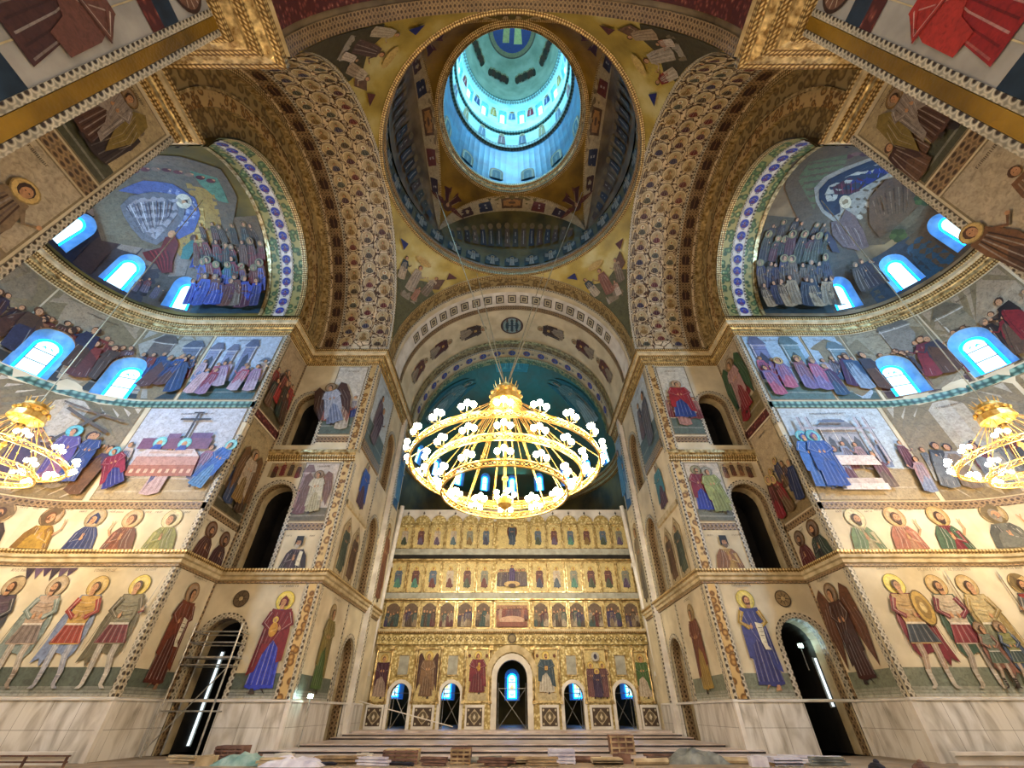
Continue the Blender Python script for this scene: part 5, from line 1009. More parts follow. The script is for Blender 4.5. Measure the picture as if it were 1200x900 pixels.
# east arch: square coffers, central roundel, bishops, blue roundels
def d_sq(P): P.rect(-.45,-.55,.45,.55,'#3a2e24'); P.rect(-.34,-.44,.34,.44,'#cfc2a4'); P.rect(-.2,-.28,.2,.28,'#4a4038'); P.ell(0,0,.12,.12,'#c8b890',8)
p0=proto(d_sq,facing(W_east,30,10))
for j in range(19):
    t=RX*pi/2+(j-9)*1.35; o=p0 if j==0 else p0.copy()
    if j: COL.objects.link(o)
    if j==0: o.name='mosaic_square'
    o.matrix_world=frame_at(W_east,29.55,t,.08)@Matrix.Rotation(pi/2,4,'Z'); tag(o,'dark and cream square ornament on the east arch front band','mosaic','square ornaments of the east arch')
p0=proto(d_blue,facing(W_east,30,10))
for j in range(17):
    t=2.0+j*(RX*pi-4)/16; o=p0 if j==0 else p0.copy()
    if j: COL.objects.link(o)
    o.matrix_world=frame_at(W_east,38.3,t,.08); tag(o,'blue roundel on the inner band of the east arch','mosaic','blue roundels of the east arch')
P=Paint(W_east,.05,-.6); c=RX*pi/2; P.ell(33.6,c,1.35,1.35,'#5a3c34',26); P.ell(33.6,c,1.15,1.15,'#8aa0a0',26); P.ell(33.6,c,.85,.85,'#2c4450',22); P.ell(33.6,c,.5,.5,'#8a98a0',16); P.stroke([(33.1,c),(34.1,c)],.14,'#2c3440'); P.stroke([(33.6,c-.5),(33.6,c+.5)],.14,'#2c3440')
P.done('mosaic_roundel','large blue-grey roundel at the crown of the east arch','mosaic')
def W_eastR(side):   # left half: s' across, t' upward on the arch
    if side<0: return lambda s,t,h=0: W_east(s,t,h)
    return lambda s,t,h=0: W_east(s,RX*pi-t,h)
for g in (-1,1):
    Q=W_eastR(g)
    for k,(t,cl) in enumerate(((10.6,'#4a3020'),(6.2,'#5a2c24'),(2.4,'#6a4038'))):
        P=Paint(Q,.06,None); saint(P,33.6,t,3.4,robe='#b8a890',cloak=cl,under='#9a8c78',halo='#a89468',beard='#8a7a6a',seed=100+k,wide=1.6,item='book'); P.done('mosaic_saint','dark-robed bishop on the east arch, %s on the %s side'%(('nearest the crown','halfway up','lowest')[k],SIDE[g]),'mosaic','bishops on the east arch')
# angels in the east conch, the bright blue opening, ground figures
for g in (-1,1):
    P=Paint(W_econch,.06,-.9); saint(P,g*18.0,6.4,9.3,robe='#8a9a98',under='#a0a8a8',cloak='#6a8080',halo='#3a6a64',wing='#1c5a68',seed=110,rot=-g*.25,flip=g,wide=1.3); P.done('mosaic_angel','%s of two great grey angels with blue wings in the teal conch'%SIDE[g],'mosaic')
P=Paint(W_ebar,.05,-.9); c=ER*pi/2; P.poly([(41.2,c-2.6),(44.9,c-2.2),(44.9,c+2.2),(41.2,c+2.6)],'#3a98b0'); P.poly([(41.8,c-1.8),(44.3,c-1.5),(44.3,c+1.5),(41.8,c+1.8)],'#68c0d0')
for i in range(9): P.stroke([(42,c-1.6+i*.4),(44.2,c-1.5+i*.37)],.06,'#2c6c88')
P.done('mosaic_glory','bright turquoise square glory at the top of the conch','mosaic')
# pendentive figures
for q,nm,cl in ((pi*3/4,'lower left','#8a8a90'),(pi/4,'lower right','#8a5a48'),(-pi*3/4,'upper left','#5c4440'),(-pi/4,'upper right','#6a2c28')):
    Q=W_pend(q); rt=0
    P=Paint(Q,.08,-.8); low=nm.startswith('lower'); rr=random.Random(int(q*10)+50)
    P.poly([(-2.2,8),(-1.4,6.5),(-.85,5.),(-.3,3),(0,1.2),(.3,3),(.85,5),(1.4,6.5),(2.2,8),(1.4,8.7),(.2,8.3),(-1.1,8.8)],'#5a5a3c' if low else '#463f2c')
    P.part('rocks'); rocks(P,-1.0,.9,6.0,1.2,'#7a6a50',rr)
    P.part('seated_figure'); mini(P,.25,6.9,3.0,rr,[cl,'#a89a88'])
    P.part('angel'); P.poly([(-1.6,9.4),(-2.5,9.9),(-2.4,8.6),(-1.7,8.3)],'#6a4c38'); mini(P,-1.2,7.3,2.5,rr,['#a08a70','#7a6a58','#b8a890'],None,.2)
    P.part('attendant'); mini(P,1.5,7.4,2.4,rr,['#2c3c4c' if low else '#7a2420','#b8a890'],None,-.2)
    P.part('child'); mini(P,-.45,6.2,1.7,rr,['#a87860','#c8b8a8'],None,.1)
    P.part('gold_cloud'); P.ell(.3,10.3,.9,.35,'#c8a860',10); P.ell(.3,10.35,.5,.2,'#8a4a38',8)
    P.part('blue_wing'); P.poly([(2.6,9.9),(3.5,10.5),(2.5,10.7)],'#1c2068'); P.part('red_wing'); P.poly([(-2.6,9.9),(-3.5,10.5),(-2.5,10.7)],'#5a2c28')
    P.done('mosaic_scene','evangelist group on the gold pendentive, %s of the four in the photo'%nm,'mosaic','evangelists on the pendentives')
# upper pendentive seraphs
for q,nm in ((pi*3/4,'lower left'),(pi/4,'lower right'),(-pi*3/4,'upper left'),(-pi/4,'upper right')):
    P=Paint(W_pend2(q),.08,-.8)
    for i in range(3):
        for gg in (-1,1):
            a=.3+i*.75; P.poly([(0,4.2),(gg*(1.2+i*.2)*cos(a)*1.3,4.2+2.8*sin(a)-.9),(gg*2.6*cos(a),4.2+3.4*sin(a)-1.),(gg*1.1*cos(a)-.2*gg,4.2+2.9*sin(a)-.2)],'#4a1c18' if i%2 else '#6a3420'); P.stroke([(gg*.2,4.4),(gg*2.1*cos(a),4.2+2.9*sin(a)-.8)],.12,'#a88c58',.04)
    P.ell(0,4.4,.6,.7,'#5a3420',12); P.part('face'); P.ell(0,4.6,.42,.45,'#a8884c',12); P.ell(0,4.6,.25,.3,SK,10); P.done('mosaic_seraph','dark winged seraph on the upper gold pendentive, %s'%nm,'mosaic','seraphs around the drum')
# niche bands: standing figures and square panels along the soffit, crowd rows near the ring
for q,nm in ((0,'near the great lower arch'),(2,'on the left'),(3,'on the right'),(1,'at the top')):
    f=W_niche(q)
    def W_n(s,t,h=0,f=f): return f(s/9.,t/9.,h*1.0)
    P=Paint(W_n,.05,-.7); P.poly([(-8.8,6.2)]+[(x,6.2) for x in range(-8,9,2)]+[(8.8,6.2),(8.8,8.75)]+[(x,8.75) for x in range(8,-9,-2)]+[(-8.8,8.75)],'#b8a47c')
    for i,(x,c) in enumerate(((-4.6,'#4a2c24'),(-2.6,'#2c3048'),(2.6,'#6a2c24'),(4.8,'#3a2c38'))):
        P.part('saint%d'%i); P.at(x,6.4,2.3,0,1,0); P.poly([(-.25,.75),(.25,.75),(.3,.0),(-.3,.0)],c); P.stroke([(0,.7),(.05,.05)],.08,lt(c,.4)); P.stroke([(-.15,.7),(-.18,.05)],.05,dk(c,.4)); P.ell(0,.88,.2,.15,'#a88848',10); P.ell(0,.87,.1,.1,SK,8); P.at(0,0)
    P.part('square_panel'); P.rect(-1.0,6.6,1.0,8.4,'#5a3c20'); P.rect(-.8,6.8,.8,8.2,'#a8783c'); P.ell(0,7.5,.55,.55,'#c89c54',12); P.ell(0,7.5,.25,.4,'#5a3020',10)
    P.part('crowd'); rr=random.Random(q)
    for i in range(16): x=-7.2+i*.95; c=rr.choice(['#3a2c24','#5a4434','#6a5a44','#4a4a40','#3a3c48']); P.poly([(x-.35,1.2),(x+.35,1.2),(x+.25,3.6),(x-.25,3.6)],c); P.stroke([(x,1.4),(x,3.4)],.09,lt(c,.35)); P.ell(x,4.0,.3,.45,'#8a7448',8); P.ell(x,3.95,.16,.28,SK,8)
    P.done('mosaic_scene','dome niche with four standing saints and a crowd row, %s'%nm,'mosaic','niches of the dome')
# white angels round the base of the dome
P=None
pts=[]
def d_ang(P):
    P.poly([(-.8,-.9),(.8,-.9),(.8,.3),(0,1.),(-.8,.3)],'#24282a'); P.poly([(-.16,.35),(.16,.35),(.28,-.8),(-.28,-.8)],'#a8a69a'); P.poly([(-.16,.3),(-.62,.55),(-.66,-.1),(-.3,-.3)],'#8a8c84'); P.poly([(.16,.3),(.62,.55),(.66,-.1),(.3,-.3)],'#8a8c84'); P.ell(0,.5,.22,.22,'#b8a878',12); P.ell(0,.48,.12,.14,'#6a4c34',8); P.stroke([(0,.3),(0,-.7)],.06,'#6a6c68')
p0=proto(d_ang,facing(W_tier,5,40)); 
for j in range(32):
    o=p0 if j==0 else p0.copy()
    if j: COL.objects.link(o)
    if j==0: o.name='mosaic_angel'
    o.matrix_world=frame_at(W_tier,11*2*pi*j/32,40.4,.08); tag(o,'small white angel on dark ground round the base of the dome','mosaic','angels round the base of the dome')
# drum: little gold arches low down, figures between and above the windows
def W_d1(s,t,h=0): a=s/7.5; r=7.55-h; return Vector((r*cos(a),CY+r*sin(a),t))
def d_garch(P):
    P.poly(arch_loop(0,-1,1.7,2.6,10),'#c8a048'); P.poly(arch_loop(0,-1,1.35,2.4,10),'#e4d8a8'); P.poly(arch_loop(0,-1,1.0,2.15,10),'#2c5c70'); P.stroke([(0,-.9),(0,.4)],.3,'#7a9aa0')
p0=proto(d_garch,facing(W_d1,5,50))
for j in range(12):
    o=p0 if j==0 else p0.copy()
    if j: COL.objects.link(o)
    if j==0: o.name='mosaic_arch'
    o.matrix_world=frame_at(W_d1,7.5*2*pi*(j+.5)/12,53.4,.08); tag(o,'small gold-framed arch at the foot of the blue drum','mosaic','gold arches of the drum')
def W_d2(s,t,h=0): a=s/7.4; r=7.42-h; return Vector((r*cos(a),CY+r*sin(a),t))
def d_dsaint(c):
    def f(P): P.poly([(-.42,1.),(.42,1.),(.55,-1.5),(-.55,-1.5)],c); P.stroke([(0,.9),(.1,-1.4)],.1,lt(c,.5)); P.stroke([(-.25,.9),(-.3,-1.4)],.08,dk(c,.5)); P.ell(0,1.45,.42,.42,'#c8b070',12); P.ell(0,1.42,.22,.28,'#8a5a3c',8)
    return f
dcol=[('#8a2c38','crimson'),('#5a7a98','pale blue'),('#b8984c','amber'),('#3c4c78','navy')]
for k,(c,cn) in enumerate(dcol):
    p0=proto(d_dsaint(c),facing(W_d2,5,60))
    for n_,(j,z) in enumerate([(j,z) for j in range(16) for z in (64.1,73.2) if (j+int(z))%4==k]):
        o=p0 if n_==0 else p0.copy()
        if n_: COL.objects.link(o)
        else: o.name='mosaic_saint'
        o.matrix_world=frame_at(W_d2,7.4*2*pi*(j+(0 if z>70 else .5))/16,z,.08); tag(o,'%s saint standing in the lit drum'%cn,'mosaic','saints in the drum')
# dome crown roundel and the groups around it
P=Paint(lambda s,t,h=0: Vector((s,CY-t,89.4-h)),.02,None,.01); P.ell(0,0,4.1,4.1,'#4a3c20',30); P.ell(0,0,3.8,3.8,'#8a7a4c',30); P.ell(0,0,3.2,3.2,'#10246c',28)
P.part('seated_figures'); P.poly([(-1.6,-1.8),(-.5,-1.8),(-.3,.6),(-1.3,.8)],'#b8a458'); P.poly([(.3,-2),(1.7,-2),(1.4,.9),(.5,.9)],'#c8c070'); P.ell(-.9,1.1,.4,.45,SK,10); P.ell(.9,1.2,.4,.45,SK,10)
P.done('mosaic_roundel','deep blue roundel with two golden figures at the dome crown','mosaic')
def W_dome(s,t,h=0): a=s/7.2; e=t/7.6; r=7.1-h; return Vector((r*cos(e)*cos(a),CY+r*cos(e)*sin(a),79.4+(11.8-h)*sin(e)))
def d_grp(P):
    rr=random.Random(3)
    for i in range(7): c=rr.choice(['#3a3024','#4a3c2c','#5a3424']); x=-1.5+i*.5; P.ell(x,.2*(i%2),.4,1.,c,9); P.ell(x,.9+.2*(i%2),.25,.25,'#a89468',8)
p0=proto(d_grp,facing(W_dome,5,3))
for j in range(8):
    o=p0 if j==0 else p0.copy()
    if j: COL.objects.link(o)
    if j==0: o.name='mosaic_group'
    o.matrix_world=frame_at(W_dome,7.2*2*pi*(j+.5)/8,4.2,.15); tag(o,'dark group of figures on the grey-green dome shell','mosaic','figure groups of the dome')

# ================================================================== ICONOSTASIS
IY=41.5
ic=empty('iconostasis',(0,IY,.62),'gold icon screen with five arched doorways and three rows of icons','icon screen')
def icp(b,nm,mat,label=None):
    o=b.build(nm,mat,ic,off=(0,IY,.62)); 
    if label: o['label']=label
    return o
doors=[(-9.07,1.55,2.9,.25),(-4.95,1.55,2.9,.25),(.0,2.5,4.5,.45),(4.95,1.55,2.9,.25),(9.07,1.55,2.9,.25)]
hl=[arch_loop(c,.0,w,h+.62) for c,w,h,_ in doors]
b=B()
for tri in cdt([(-11.5,.62),(11.5,.62),(11.5,6.25),(-11.5,6.25)],hl,2,2): b.poly([W_icon(s,t,0) for s,t in tri],(1,1,1),tri)
for lp in hl: reveal(b,W_icon,[(p[0],max(.62,p[1])) for p in lp],0,-.6)
icp(b,'screen_wall','goldi')
for c,w,h,tw in doors:
    b=B(); lo=arch_loop(c,.62,w+2*tw,h+tw); li=arch_loop(c,.62,w,h); ring_strip(b,W_icon,open_jamb(lo),open_jamb(li),.12)
    reveal(b,W_icon,lo,.12,0); reveal(b,W_icon,li,.12,0); icp(b,'door_arch','white','pale stone arch round a doorway')
# inner arch trefoil crown above the central door
b=B(); lo=arch_loop(0,3.6,4.2,2.6); li=arch_loop(0,3.6,3.5,2.05); ring_strip(b,W_icon,open_jamb(lo)[1:-1],open_jamb(li)[1:-1],.2); icp(b,'central_hood','stone')
# socle panels
for c,w in ((-10.85,1.4),(-7.0,1.7),(-2.95,1.5),(2.95,1.5),(7.0,1.7),(10.85,1.4)):
    b=B(); b.box((c,IY-.1,1.38),(w,.2,1.5)); icp(b,'socle_panel','white')
    P=Paint(W_icon,.22); k=min(w*.36,.5); P.rect(c-w*.4,.82,c+w*.4,1.95,'#4a3828'); P.poly([(c-k,1.38),(c,1.38+.5),(c+k,1.38),(c,1.38-.5)],'#b8a888'); P.ell(c,1.38,k*.6,.34,'#6a5a40',12); P.poly([(c-.12,1.38),(c,1.58),(c+.12,1.38),(c,1.18)],'#d8ccb0')
    for a in (-1,1):
        for d in (-1,1): P.ell(c+a*w*.32,1.38+d*.42,.08,.08,'#c8bca0',8)
    o=list(P.parts.values())[0].build('inlay','paint',ic,off=(0,IY,.62))
b=B(); b.box((0,IY-.16,2.17),(23,.32,.1)); 
icp(b,'socle_cap','white') if False else None
# slender columns
for x in (-11.4,-10.15,-8.05,-5.95,-3.95,-1.75,1.75,3.95,5.95,8.05,10.15,11.4):
    b=B(); b.box((x,IY-.1,2.28),(.26,.26,.2)); b.tube((x,IY-.1,2.35),(x,IY-.1,5.8),.09,8); b.box((x,IY-.1,5.95),(.3,.28,.3)); icp(b,'column','gold')
def slab(z0,z1,pr,mat,nm,w=11.6):
    b=B(); b.box((0,IY-pr/2+.2,(z0+z1)/2),(2*w,pr+.4,z1-z0)); return icp(b,nm,mat)
slab(6.2,7.0,.25,'goldi','frieze'); slab(7.0,7.12,.42,'beadg','cornice'); slab(7.12,7.32,.55,'stone','cornice'); slab(9.62,9.72,.35,'gold','cornice'); slab(9.72,10.22,.22,'panel','frieze')
slab(13.0,13.12,.5,'gold','cornice'); slab(13.12,13.55,.2,'dark','frieze'); slab(13.55,14.1,.32,'panel','frieze'); 
slab(7.32,9.62,.0,'goldi','upper_wall'); slab(10.22,13.0,.0,'goldi','upper_wall'); slab(14.1,16.9,.0,'goldi','upper_wall'); slab(16.9,18.17,-.1,'white','crest_wall')
# frieze ornament
P=Paint(W_icon,.27)
for i in range(44):
    x=-11.1+i*.516
    if abs(x)<.5: continue
    P.poly([(x-.18,6.6),(x,6.8),(x+.18,6.6),(x,6.4)],'#7a6430'); P.ell(x,6.6,.06,.06,'#f0e0a0',6)
P.ell(0,6.62,.38,.36,'#4a3c28',16); P.ell(0,6.62,.28,.26,'#8a7a58',14)
list(P.parts.values())[0].build('frieze_ornament','paint',ic,off=(0,IY,.62))
# scalloped crest
for i in range(13):
    x=0 if i==6 else (-11.5+1.62*(i+.5) if i<6 else 11.5-1.62*(12-i+.5)); w=3.3 if i==6 else 1.56
    b=B(); lp=arch_loop(x,16.3,w,1.2 if i!=6 else 1.9,10); b.poly([W_icon(s,t,.1) for s,t in lp]); n=len(lp)
    for k in range(n): b.poly([W_icon(*lp[k],.1),W_icon(*lp[(k+1)%n],.1),W_icon(*lp[(k+1)%n],0),W_icon(*lp[k],0)])
    icp(b,'crest_arch','goldi'); 
    b=B(); b.tube((x,IY-.05,17.4 if i!=6 else 17.9),(x,IY-.05,17.9 if i!=6 else 18.5),.035,5); b.box((x,IY-.05,17.75 if i!=6 else 18.3),(.2,.05,.05)); icp(b,'crest_cross','dark')
# icons
def icon(x,z0,w,h,label,fn,group,frame='gold'):
    e=empty('icon',(x,IY,z0),label,'icon',group); o=(x,IY,z0)
    b=B(); 
    for a,c,d,f in ((x-w/2,z0+h/2,.09,h),(x+w/2,z0+h/2,.09,h)): b.box((a,IY-.07-.0,c),(d,.14,f))
    b.box((x,IY-.07,z0),(w+.09,.14,.09)); b.box((x,IY-.07,z0+h),(w+.09,.14,.09)); b.build('frame',frame,e,off=o)
    P=Paint(W_icon,.03); P.part('panel'); P.rect(x-w/2,z0,x+w/2,z0+h,'#d2be80'); P.part('painted_saint'); fn(P,x,z0,w,h)
    for n,bb in P.parts.items(): bb.build(n.rstrip('0123456789'),'paint',e,off=o)
num=('first','second','third','fourth','fifth','sixth')
def row(z0,h,nm,crowd=False,cols_=PALR):
    rr=random.Random(int(z0*10))
    for i in range(13):
        if i==6:continue
        x=-11.5+1.62*(i+.5) if i<6 else 11.5-1.62*(12-i+.5); pos='%s from the %s end'%(num[i] if i<6 else num[12-i],'left' if i<6 else 'right')
        c=rr.choice(['#8a5a4c','#4a5a6c','#4a8a78','#3a3c5a','#54707c','#8a6c34','#6a2c2c','#5c4a6c','#3c4c38']); c2=rr.choice(['#c8b8a0','#6a3c38','#5a6c80','#8a8a78'])
        def fn(P,x,z,w,h,c=c,c2=c2,i=i):
            if crowd:
                P.rect(x-w*.42,z+.1,x+w*.42,z+h*.82,rr.choice(['#5a4030','#4a4438','#6a4a38'])); P.poly(arch_loop(x,z+h*.5,w*.84,h*.45,8),'#6a5440')
                for k in range(4): mini(P,x-w*.3+k*w*.2,z+.12,h*rr.uniform(.5,.75),rr,['#5a1c24','#3a2c58','#4a3424','#2c4a48','#8a7458','#a89880'])
            else: saint(P,x,z+h*.12,h*.74,robe=c,cloak=c2,halo='#d8b448',seed=i*3+int(z),parts=False,wide=1.15)
        icon(x,z0+.06,1.42,h-.12,'%s icon, %s of the %s row on the gold screen'%('crowded dark' if crowd else 'single-figure',pos,nm),fn,'%s row of icons'%nm)
row(7.35,2.22,'bottom',True); row(10.25,2.7,'middle'); row(14.15,2.5,'top')
def big(kind):
    def fn(P,x,z,w,h):
        r=random.Random(4)
        if kind=='table':
            P.rect(x-w*.45,z+.1,x+w*.45,z+h*.85,'#a8785c'); 
            for k in range(11): mini(P,x-w*.4+k*w*.08,z+h*.3,h*.5,r,['#8a3c34','#a86c54','#6a3c44','#b89880','#7a4a50'])
            P.ell(x,z+h*.28,w*.36,h*.16,'#c8a088',16); P.rect(x-w*.42,z+.1,x+w*.42,z+h*.22,'#8a5040')
        if kind=='trinity':
            for k in range(9): a=(k-4)*.13; mini(P,x+w*.42*sin(a*2.2),z+h*.18+abs(k-4)*-.0,h*.6,r,['#4a3c4c','#3a3848','#5a4c54','#6a5c58'])
            mini(P,x,z+h*.3,h*.6,r,['#3a1c68']); P.ell(x,z+h*.25,w*.25,h*.1,'#c8a870',14); P.ell(x,z+h*.2,w*.12,h*.07,'#4a3028',10)
        if kind=='mother':
            P.ell(x,z+h*.62,w*.17,h*.3,'#5a2c20',18); saint(P,x,z+h*.1,h*.82,robe='#3c5068',cloak='#2c4058',halo='#d8b448',seed=3,parts=False,hair='#2c4058',hat='hood',wide=1.)
    return fn
icon(0,7.4,3.1,2.15,'wide icon of a supper crowded round a table above the central door',big('table'),'central icons'); icon(0,10.3,3.0,2.6,'wide icon of dark winged figures seated in a ring',big('trinity'),'central icons'); icon(0,14.2,3.0,2.7,'wide icon of a dark-veiled woman in a red oval, topmost',big('mother'),'central icons')
def bigsaint(**k):
    def fn(P,x,z,w,h):
        saint(P,x,z+h*.06,h*.88,parts=False,**k)
    return fn
def throne(**k):
    def fn(P,x,z,w,h): P.rect(x-w*.36,z+.15,x+w*.36,z+h*.55,'#b8984c'); P.rect(x-w*.3,z+.2,x+w*.3,z+h*.5,'#8a6c3c'); P.rect(x-w*.4,z+.1,x+w*.4,z+h*.16,'#c8b890'); saint(P,x,z+h*.14,h*.8,parts=False,wide=1.5,**k); [P.ell(x+a*w*.38,z+h*.86,.12,.14,'#6a3420',8) for a in(-1,1)]
    return fn
icon(-10.75,2.3,1.15,3.4,'tall icon of paired figures in plum robes, leftmost',bigsaint(robe='#a89080',cloak='#4a1c34',halo='#c8a040',seed=1,wide=1.5),'great icons of the screen')
icon(-7.0,2.3,1.75,3.6,'tall icon of a brown-winged archangel',bigsaint(robe='#7a5a3c',cloak='#8a6848',wing='#4a2820',halo='#d8b448',seed=2,wide=1.2),'great icons of the screen')
icon(-2.85,2.3,1.9,3.6,'tall icon of a woman in deep red enthroned with a child',throne(robe='#6a1428',under='#6a1428',cloak='#7a1830',halo='#e0c050',seed=3,hair='#6a1428',hat='hood',item='child'),'great icons of the screen')
icon(2.85,2.3,1.9,3.6,'tall icon of a figure in blue-grey enthroned right of the central door',throne(robe='#b8b0a0',under='#c8c0b0',cloak='#2c4858',halo='#e0c050',seed=4,beard='#4a2c1c',item='book'),'great icons of the screen')
def three(P,x,z,w,h):
    for k,(dx,c) in enumerate(((-.25,'#7a4c50'),(.28,'#7a4c50'),(0,'#3c2450'))): saint(P,x+dx*w,z+h*.06,h*(.68 if k<2 else .55),robe=c,cloak=dk(c,.7),halo='#d8b448',seed=7+k,parts=False,wide=1.2)
    P.ell(x,z+h*.84,.34,.34,'#b8b4a8',14); P.ell(x,z+h*.84,.15,.2,'#2c2c48',10)
icon(7.0,2.3,1.8,3.6,'tall icon of three standing figures under a pale roundel',three,'great icons of the screen')
icon(10.8,2.3,1.15,3.4,'tall icon of a figure in green and white, rightmost',bigsaint(robe='#c8b8a0',cloak='#4a6a34',halo='#c8a040',seed=8,wide=1.4),'great icons of the screen')
for x,nm in ((-9.07,'leftmost'),(-4.95,'left of the enthroned woman'),(4.95,'right of the enthroned figure in blue-grey'),(9.07,'rightmost')):
    e=empty('tablet',(x,IY,4.0),'blank grey tablet above a small doorway, %s'%nm,'tablet','grey tablets on the screen'); b=B(); b.box((x,IY-.04,4.75),(.85,.08,1.3)); b.build('slab','panel',e,off=(x,IY,4.0)); b=B()
    for a in (-1,1): b.box((x+a*.45,IY-.06,4.75),(.07,.12,1.45))
    b.box((x,IY-.06,5.45),(.97,.12,.07)); b.box((x,IY-.06,4.05),(.97,.12,.07)); b.build('frame','gold',e,off=(x,IY,4.0))
for g in (-1,1):
    b=B(); b.box((g*12.2,IY+.12,9.1),(1.36,.2,18.2)); icp(b,'side_panel','cream')
for k,(c,w) in enumerate(((-9.07,1.5),(-4.95,1.5),(0,2.3),(4.95,1.5),(9.07,1.5))):
    z1=2.3 if k!=2 else 2.6; e=empty('scaffold_brace',(c,IY+1.4,.62),'crossed steel scaffold tubes inside the %s doorway of the gold screen'%('first second middle fourth fifth'.split()[k]),'scaffold','scaffold tubes behind the screen doors'); o=(c,IY+1.4,.62)
    for p,q,nm in (((-w/2,.0),(w/2,z1),'diagonal'),((w/2,.0),(-w/2,z1),'diagonal'),((-w/2,z1),(w/2,z1),'crossbar')):
        b=B(); b.tube((c+p[0],IY+1.4,.62+p[1]),(c+q[0],IY+1.4,.62+q[1]),.03,5); b.build(nm,'steel',e,off=o)
    for a in (-1,1): b=B(); b.tube((c+a*w/2,IY+1.4,.62),(c+a*w/2,IY+1.4,.62+z1+.4),.035,5); b.build('upright','steel',e,off=o)
# white posts at both ends of the screen
for g in (-1,1):
    b=B(); b.tube((g*11.85,40.5,4.2),(g*11.2,40.5,18.1),.22,10); 
    b.box((g*11.85,40.5,4.1),(.6,.5,.3)); b.box((g*11.47,40.5,12.4),(.6,.5,.35)); tag(b.build('wrapped_post','white'),'tall white leaning post at the %s end of the gold screen'%SIDE[g],'post')

# ================================================================== STEPS, FLOOR THINGS
lv=[(38.3,41.4,.62,12.6),(36.0,41.4,.52,11.4),(33.9,41.4,.42,11.4),(29.,41.4,.32,11.4),(26.3,41.4,.22,11.4),(24.,41.4,.11,12.4)]
st=empty('altar_steps',(0,24,0),kind='structure'); st.name='floor_steps'
for i,(y0,y1,z,w) in enumerate(lv):
    w=[11.4,11.4,11.4,11.4,12.2,12.4][i]; y1=lv[i-1][0]+.1 if i else 60.
    if i==0: w=13.3
    zb=lv[i+1][2] if i<5 else 0
    if i==0:
        b=B(); b.box((0,(38.3+40.3)/2,z-.05),(22.9,2.,.1)); b.box((0,50.2,z-.05),(26.4,19.8,.1)); b.build('tread','step',st,off=(0,24,0))
    else:
        b=B(); b.box((0,(y0+y1)/2,z-.015),(2*w,y1-y0,.03)); b.build('tread','step',st,off=(0,24,0))
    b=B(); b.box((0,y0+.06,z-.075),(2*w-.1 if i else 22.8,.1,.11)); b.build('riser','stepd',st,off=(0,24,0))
def thing(nm,b,mat,label,cat,group=None): return tag(b.build(nm,mat),label,cat,group)
def crate(x,y,w,d,h,z,mat,label,rz=0.,straps=2,smat='woodr'):
    w*=.85; h*=.8; straps+=1
    e=empty('crate',(x,y,z),label,'crate'); o=(x,y,z); b=B(); b.box((x,y,z+h/2+.06),(w*.96,d*.96,h-.06),rz=rz); b.build('load',mat,e,off=o)
    b=B()
    for i in range(straps+1): k=-w/2+.05+i*(w-.1)/max(1,straps); b.box((x+k*cos(rz),y-d/2,z+h/2),(.07,.05,h+.02))
    for zz in (.06,h*.36,h*.66,h-.04): b.box((x,y-d/2-.01,z+zz),(w,.05,.07))
    b.build('batten',smat,e,off=o); b=B()
    for k in (-.4,0,.4): b.box((x+k*w,y,z+.03),(.12,d,.06))
    b.build('runner','wood',e,off=o)
crate(5.2,26.,1.35,.7,.85,.11,'woodr','reddish slatted timber crate standing on the right half of the steps',smat='wood')
crate(-4.55,22.9,1.7,.8,.55,0,'card','tan strapped package in front of the left part of steps')
crate(-2.1,22.9,1.0,.7,.6,0,'woodr','dark red-brown bundle beside the tan strapped package',smat='wood')
crate(2.05,23.1,1.3,.7,.55,0,'plastic','pale lilac shrink-wrapped block in front of the steps',smat='plastic')
crate(.2,22.6,1.5,.9,.25,0,'wood','low plywood crate lying left of the lilac block',smat='card')
crate(-12.8,25.2,1.5,.8,.55,0,'woodr','stack of reddish boards against the left pier by the door',straps=3)
crate(3.8,22.4,1.4,.8,.25,0,'card','low cardboard box between the lilac block and the grey tarpaulin',smat='card')
crate(10.9,22.4,1.3,.9,.28,0,'plastic','pale wrapped box at the foot of the right pier',smat='plastic')
crate(-7.,22.6,2.4,.6,.3,0,'wood','long plank crate in front of the left end of the steps',smat='wood')
def tarp(x,y,w,d,h,mat,label,seed):
    r=random.Random(seed); b=B(); n=10;m=6; g={}
    for i in range(n+1):
        for j in range(m+1):
            k=sin(pi*i/n)*sin(pi*j/m); g[i,j]=(x-w/2+w*i/n+r.uniform(-.05,.05),y-d/2+d*j/m+r.uniform(-.05,.05),max(.005,h*k**.5*(.7+.5*r.random())))
    for i in range(n):
        for j in range(m): b.poly([g[i,j],g[i+1,j],g[i+1,j+1],g[i,j+1]])
    return thing('tarpaulin',b,mat,label,'tarpaulin')
tarp(7.7,23.2,2.6,1.2,.45,'tarpg','crumpled grey tarpaulin in front of the right end of steps',1); tarp(-10.9,22.5,2.2,1.1,.35,'tarp','crumpled teal tarpaulin at the foot of the left pier',2); tarp(-8.6,22.,2.4,1.,.3,'plastic','crumpled white sheet beside the teal tarpaulin',3)
rc=random.Random(21); mts=['wood','card','plastic','woodr','white','tarpg','steel']; nmz={'wood':'raw timber','card':'cardboard','plastic':'plastic-wrapped','woodr':'reddish timber','white':'pale marble','tarpg':'dark grey','steel':'steel'}
spots=[(-12.2,22.2),(-11.4,23.4),(-9.6,23.3),(-9.3,21.9),(-6.2,23.2),(-5.6,22.2),(-3.1,22.1),(-1.2,23.3),(1.2,22.1),(3.0,23.5),(4.6,23.2),(5.6,22.4),(6.3,23.6),(9.3,22.9),(9.7,21.9),(11.9,23.1),(12.6,22.2),(-13.6,22.9),(13.3,23.6),(-.6,21.9)]
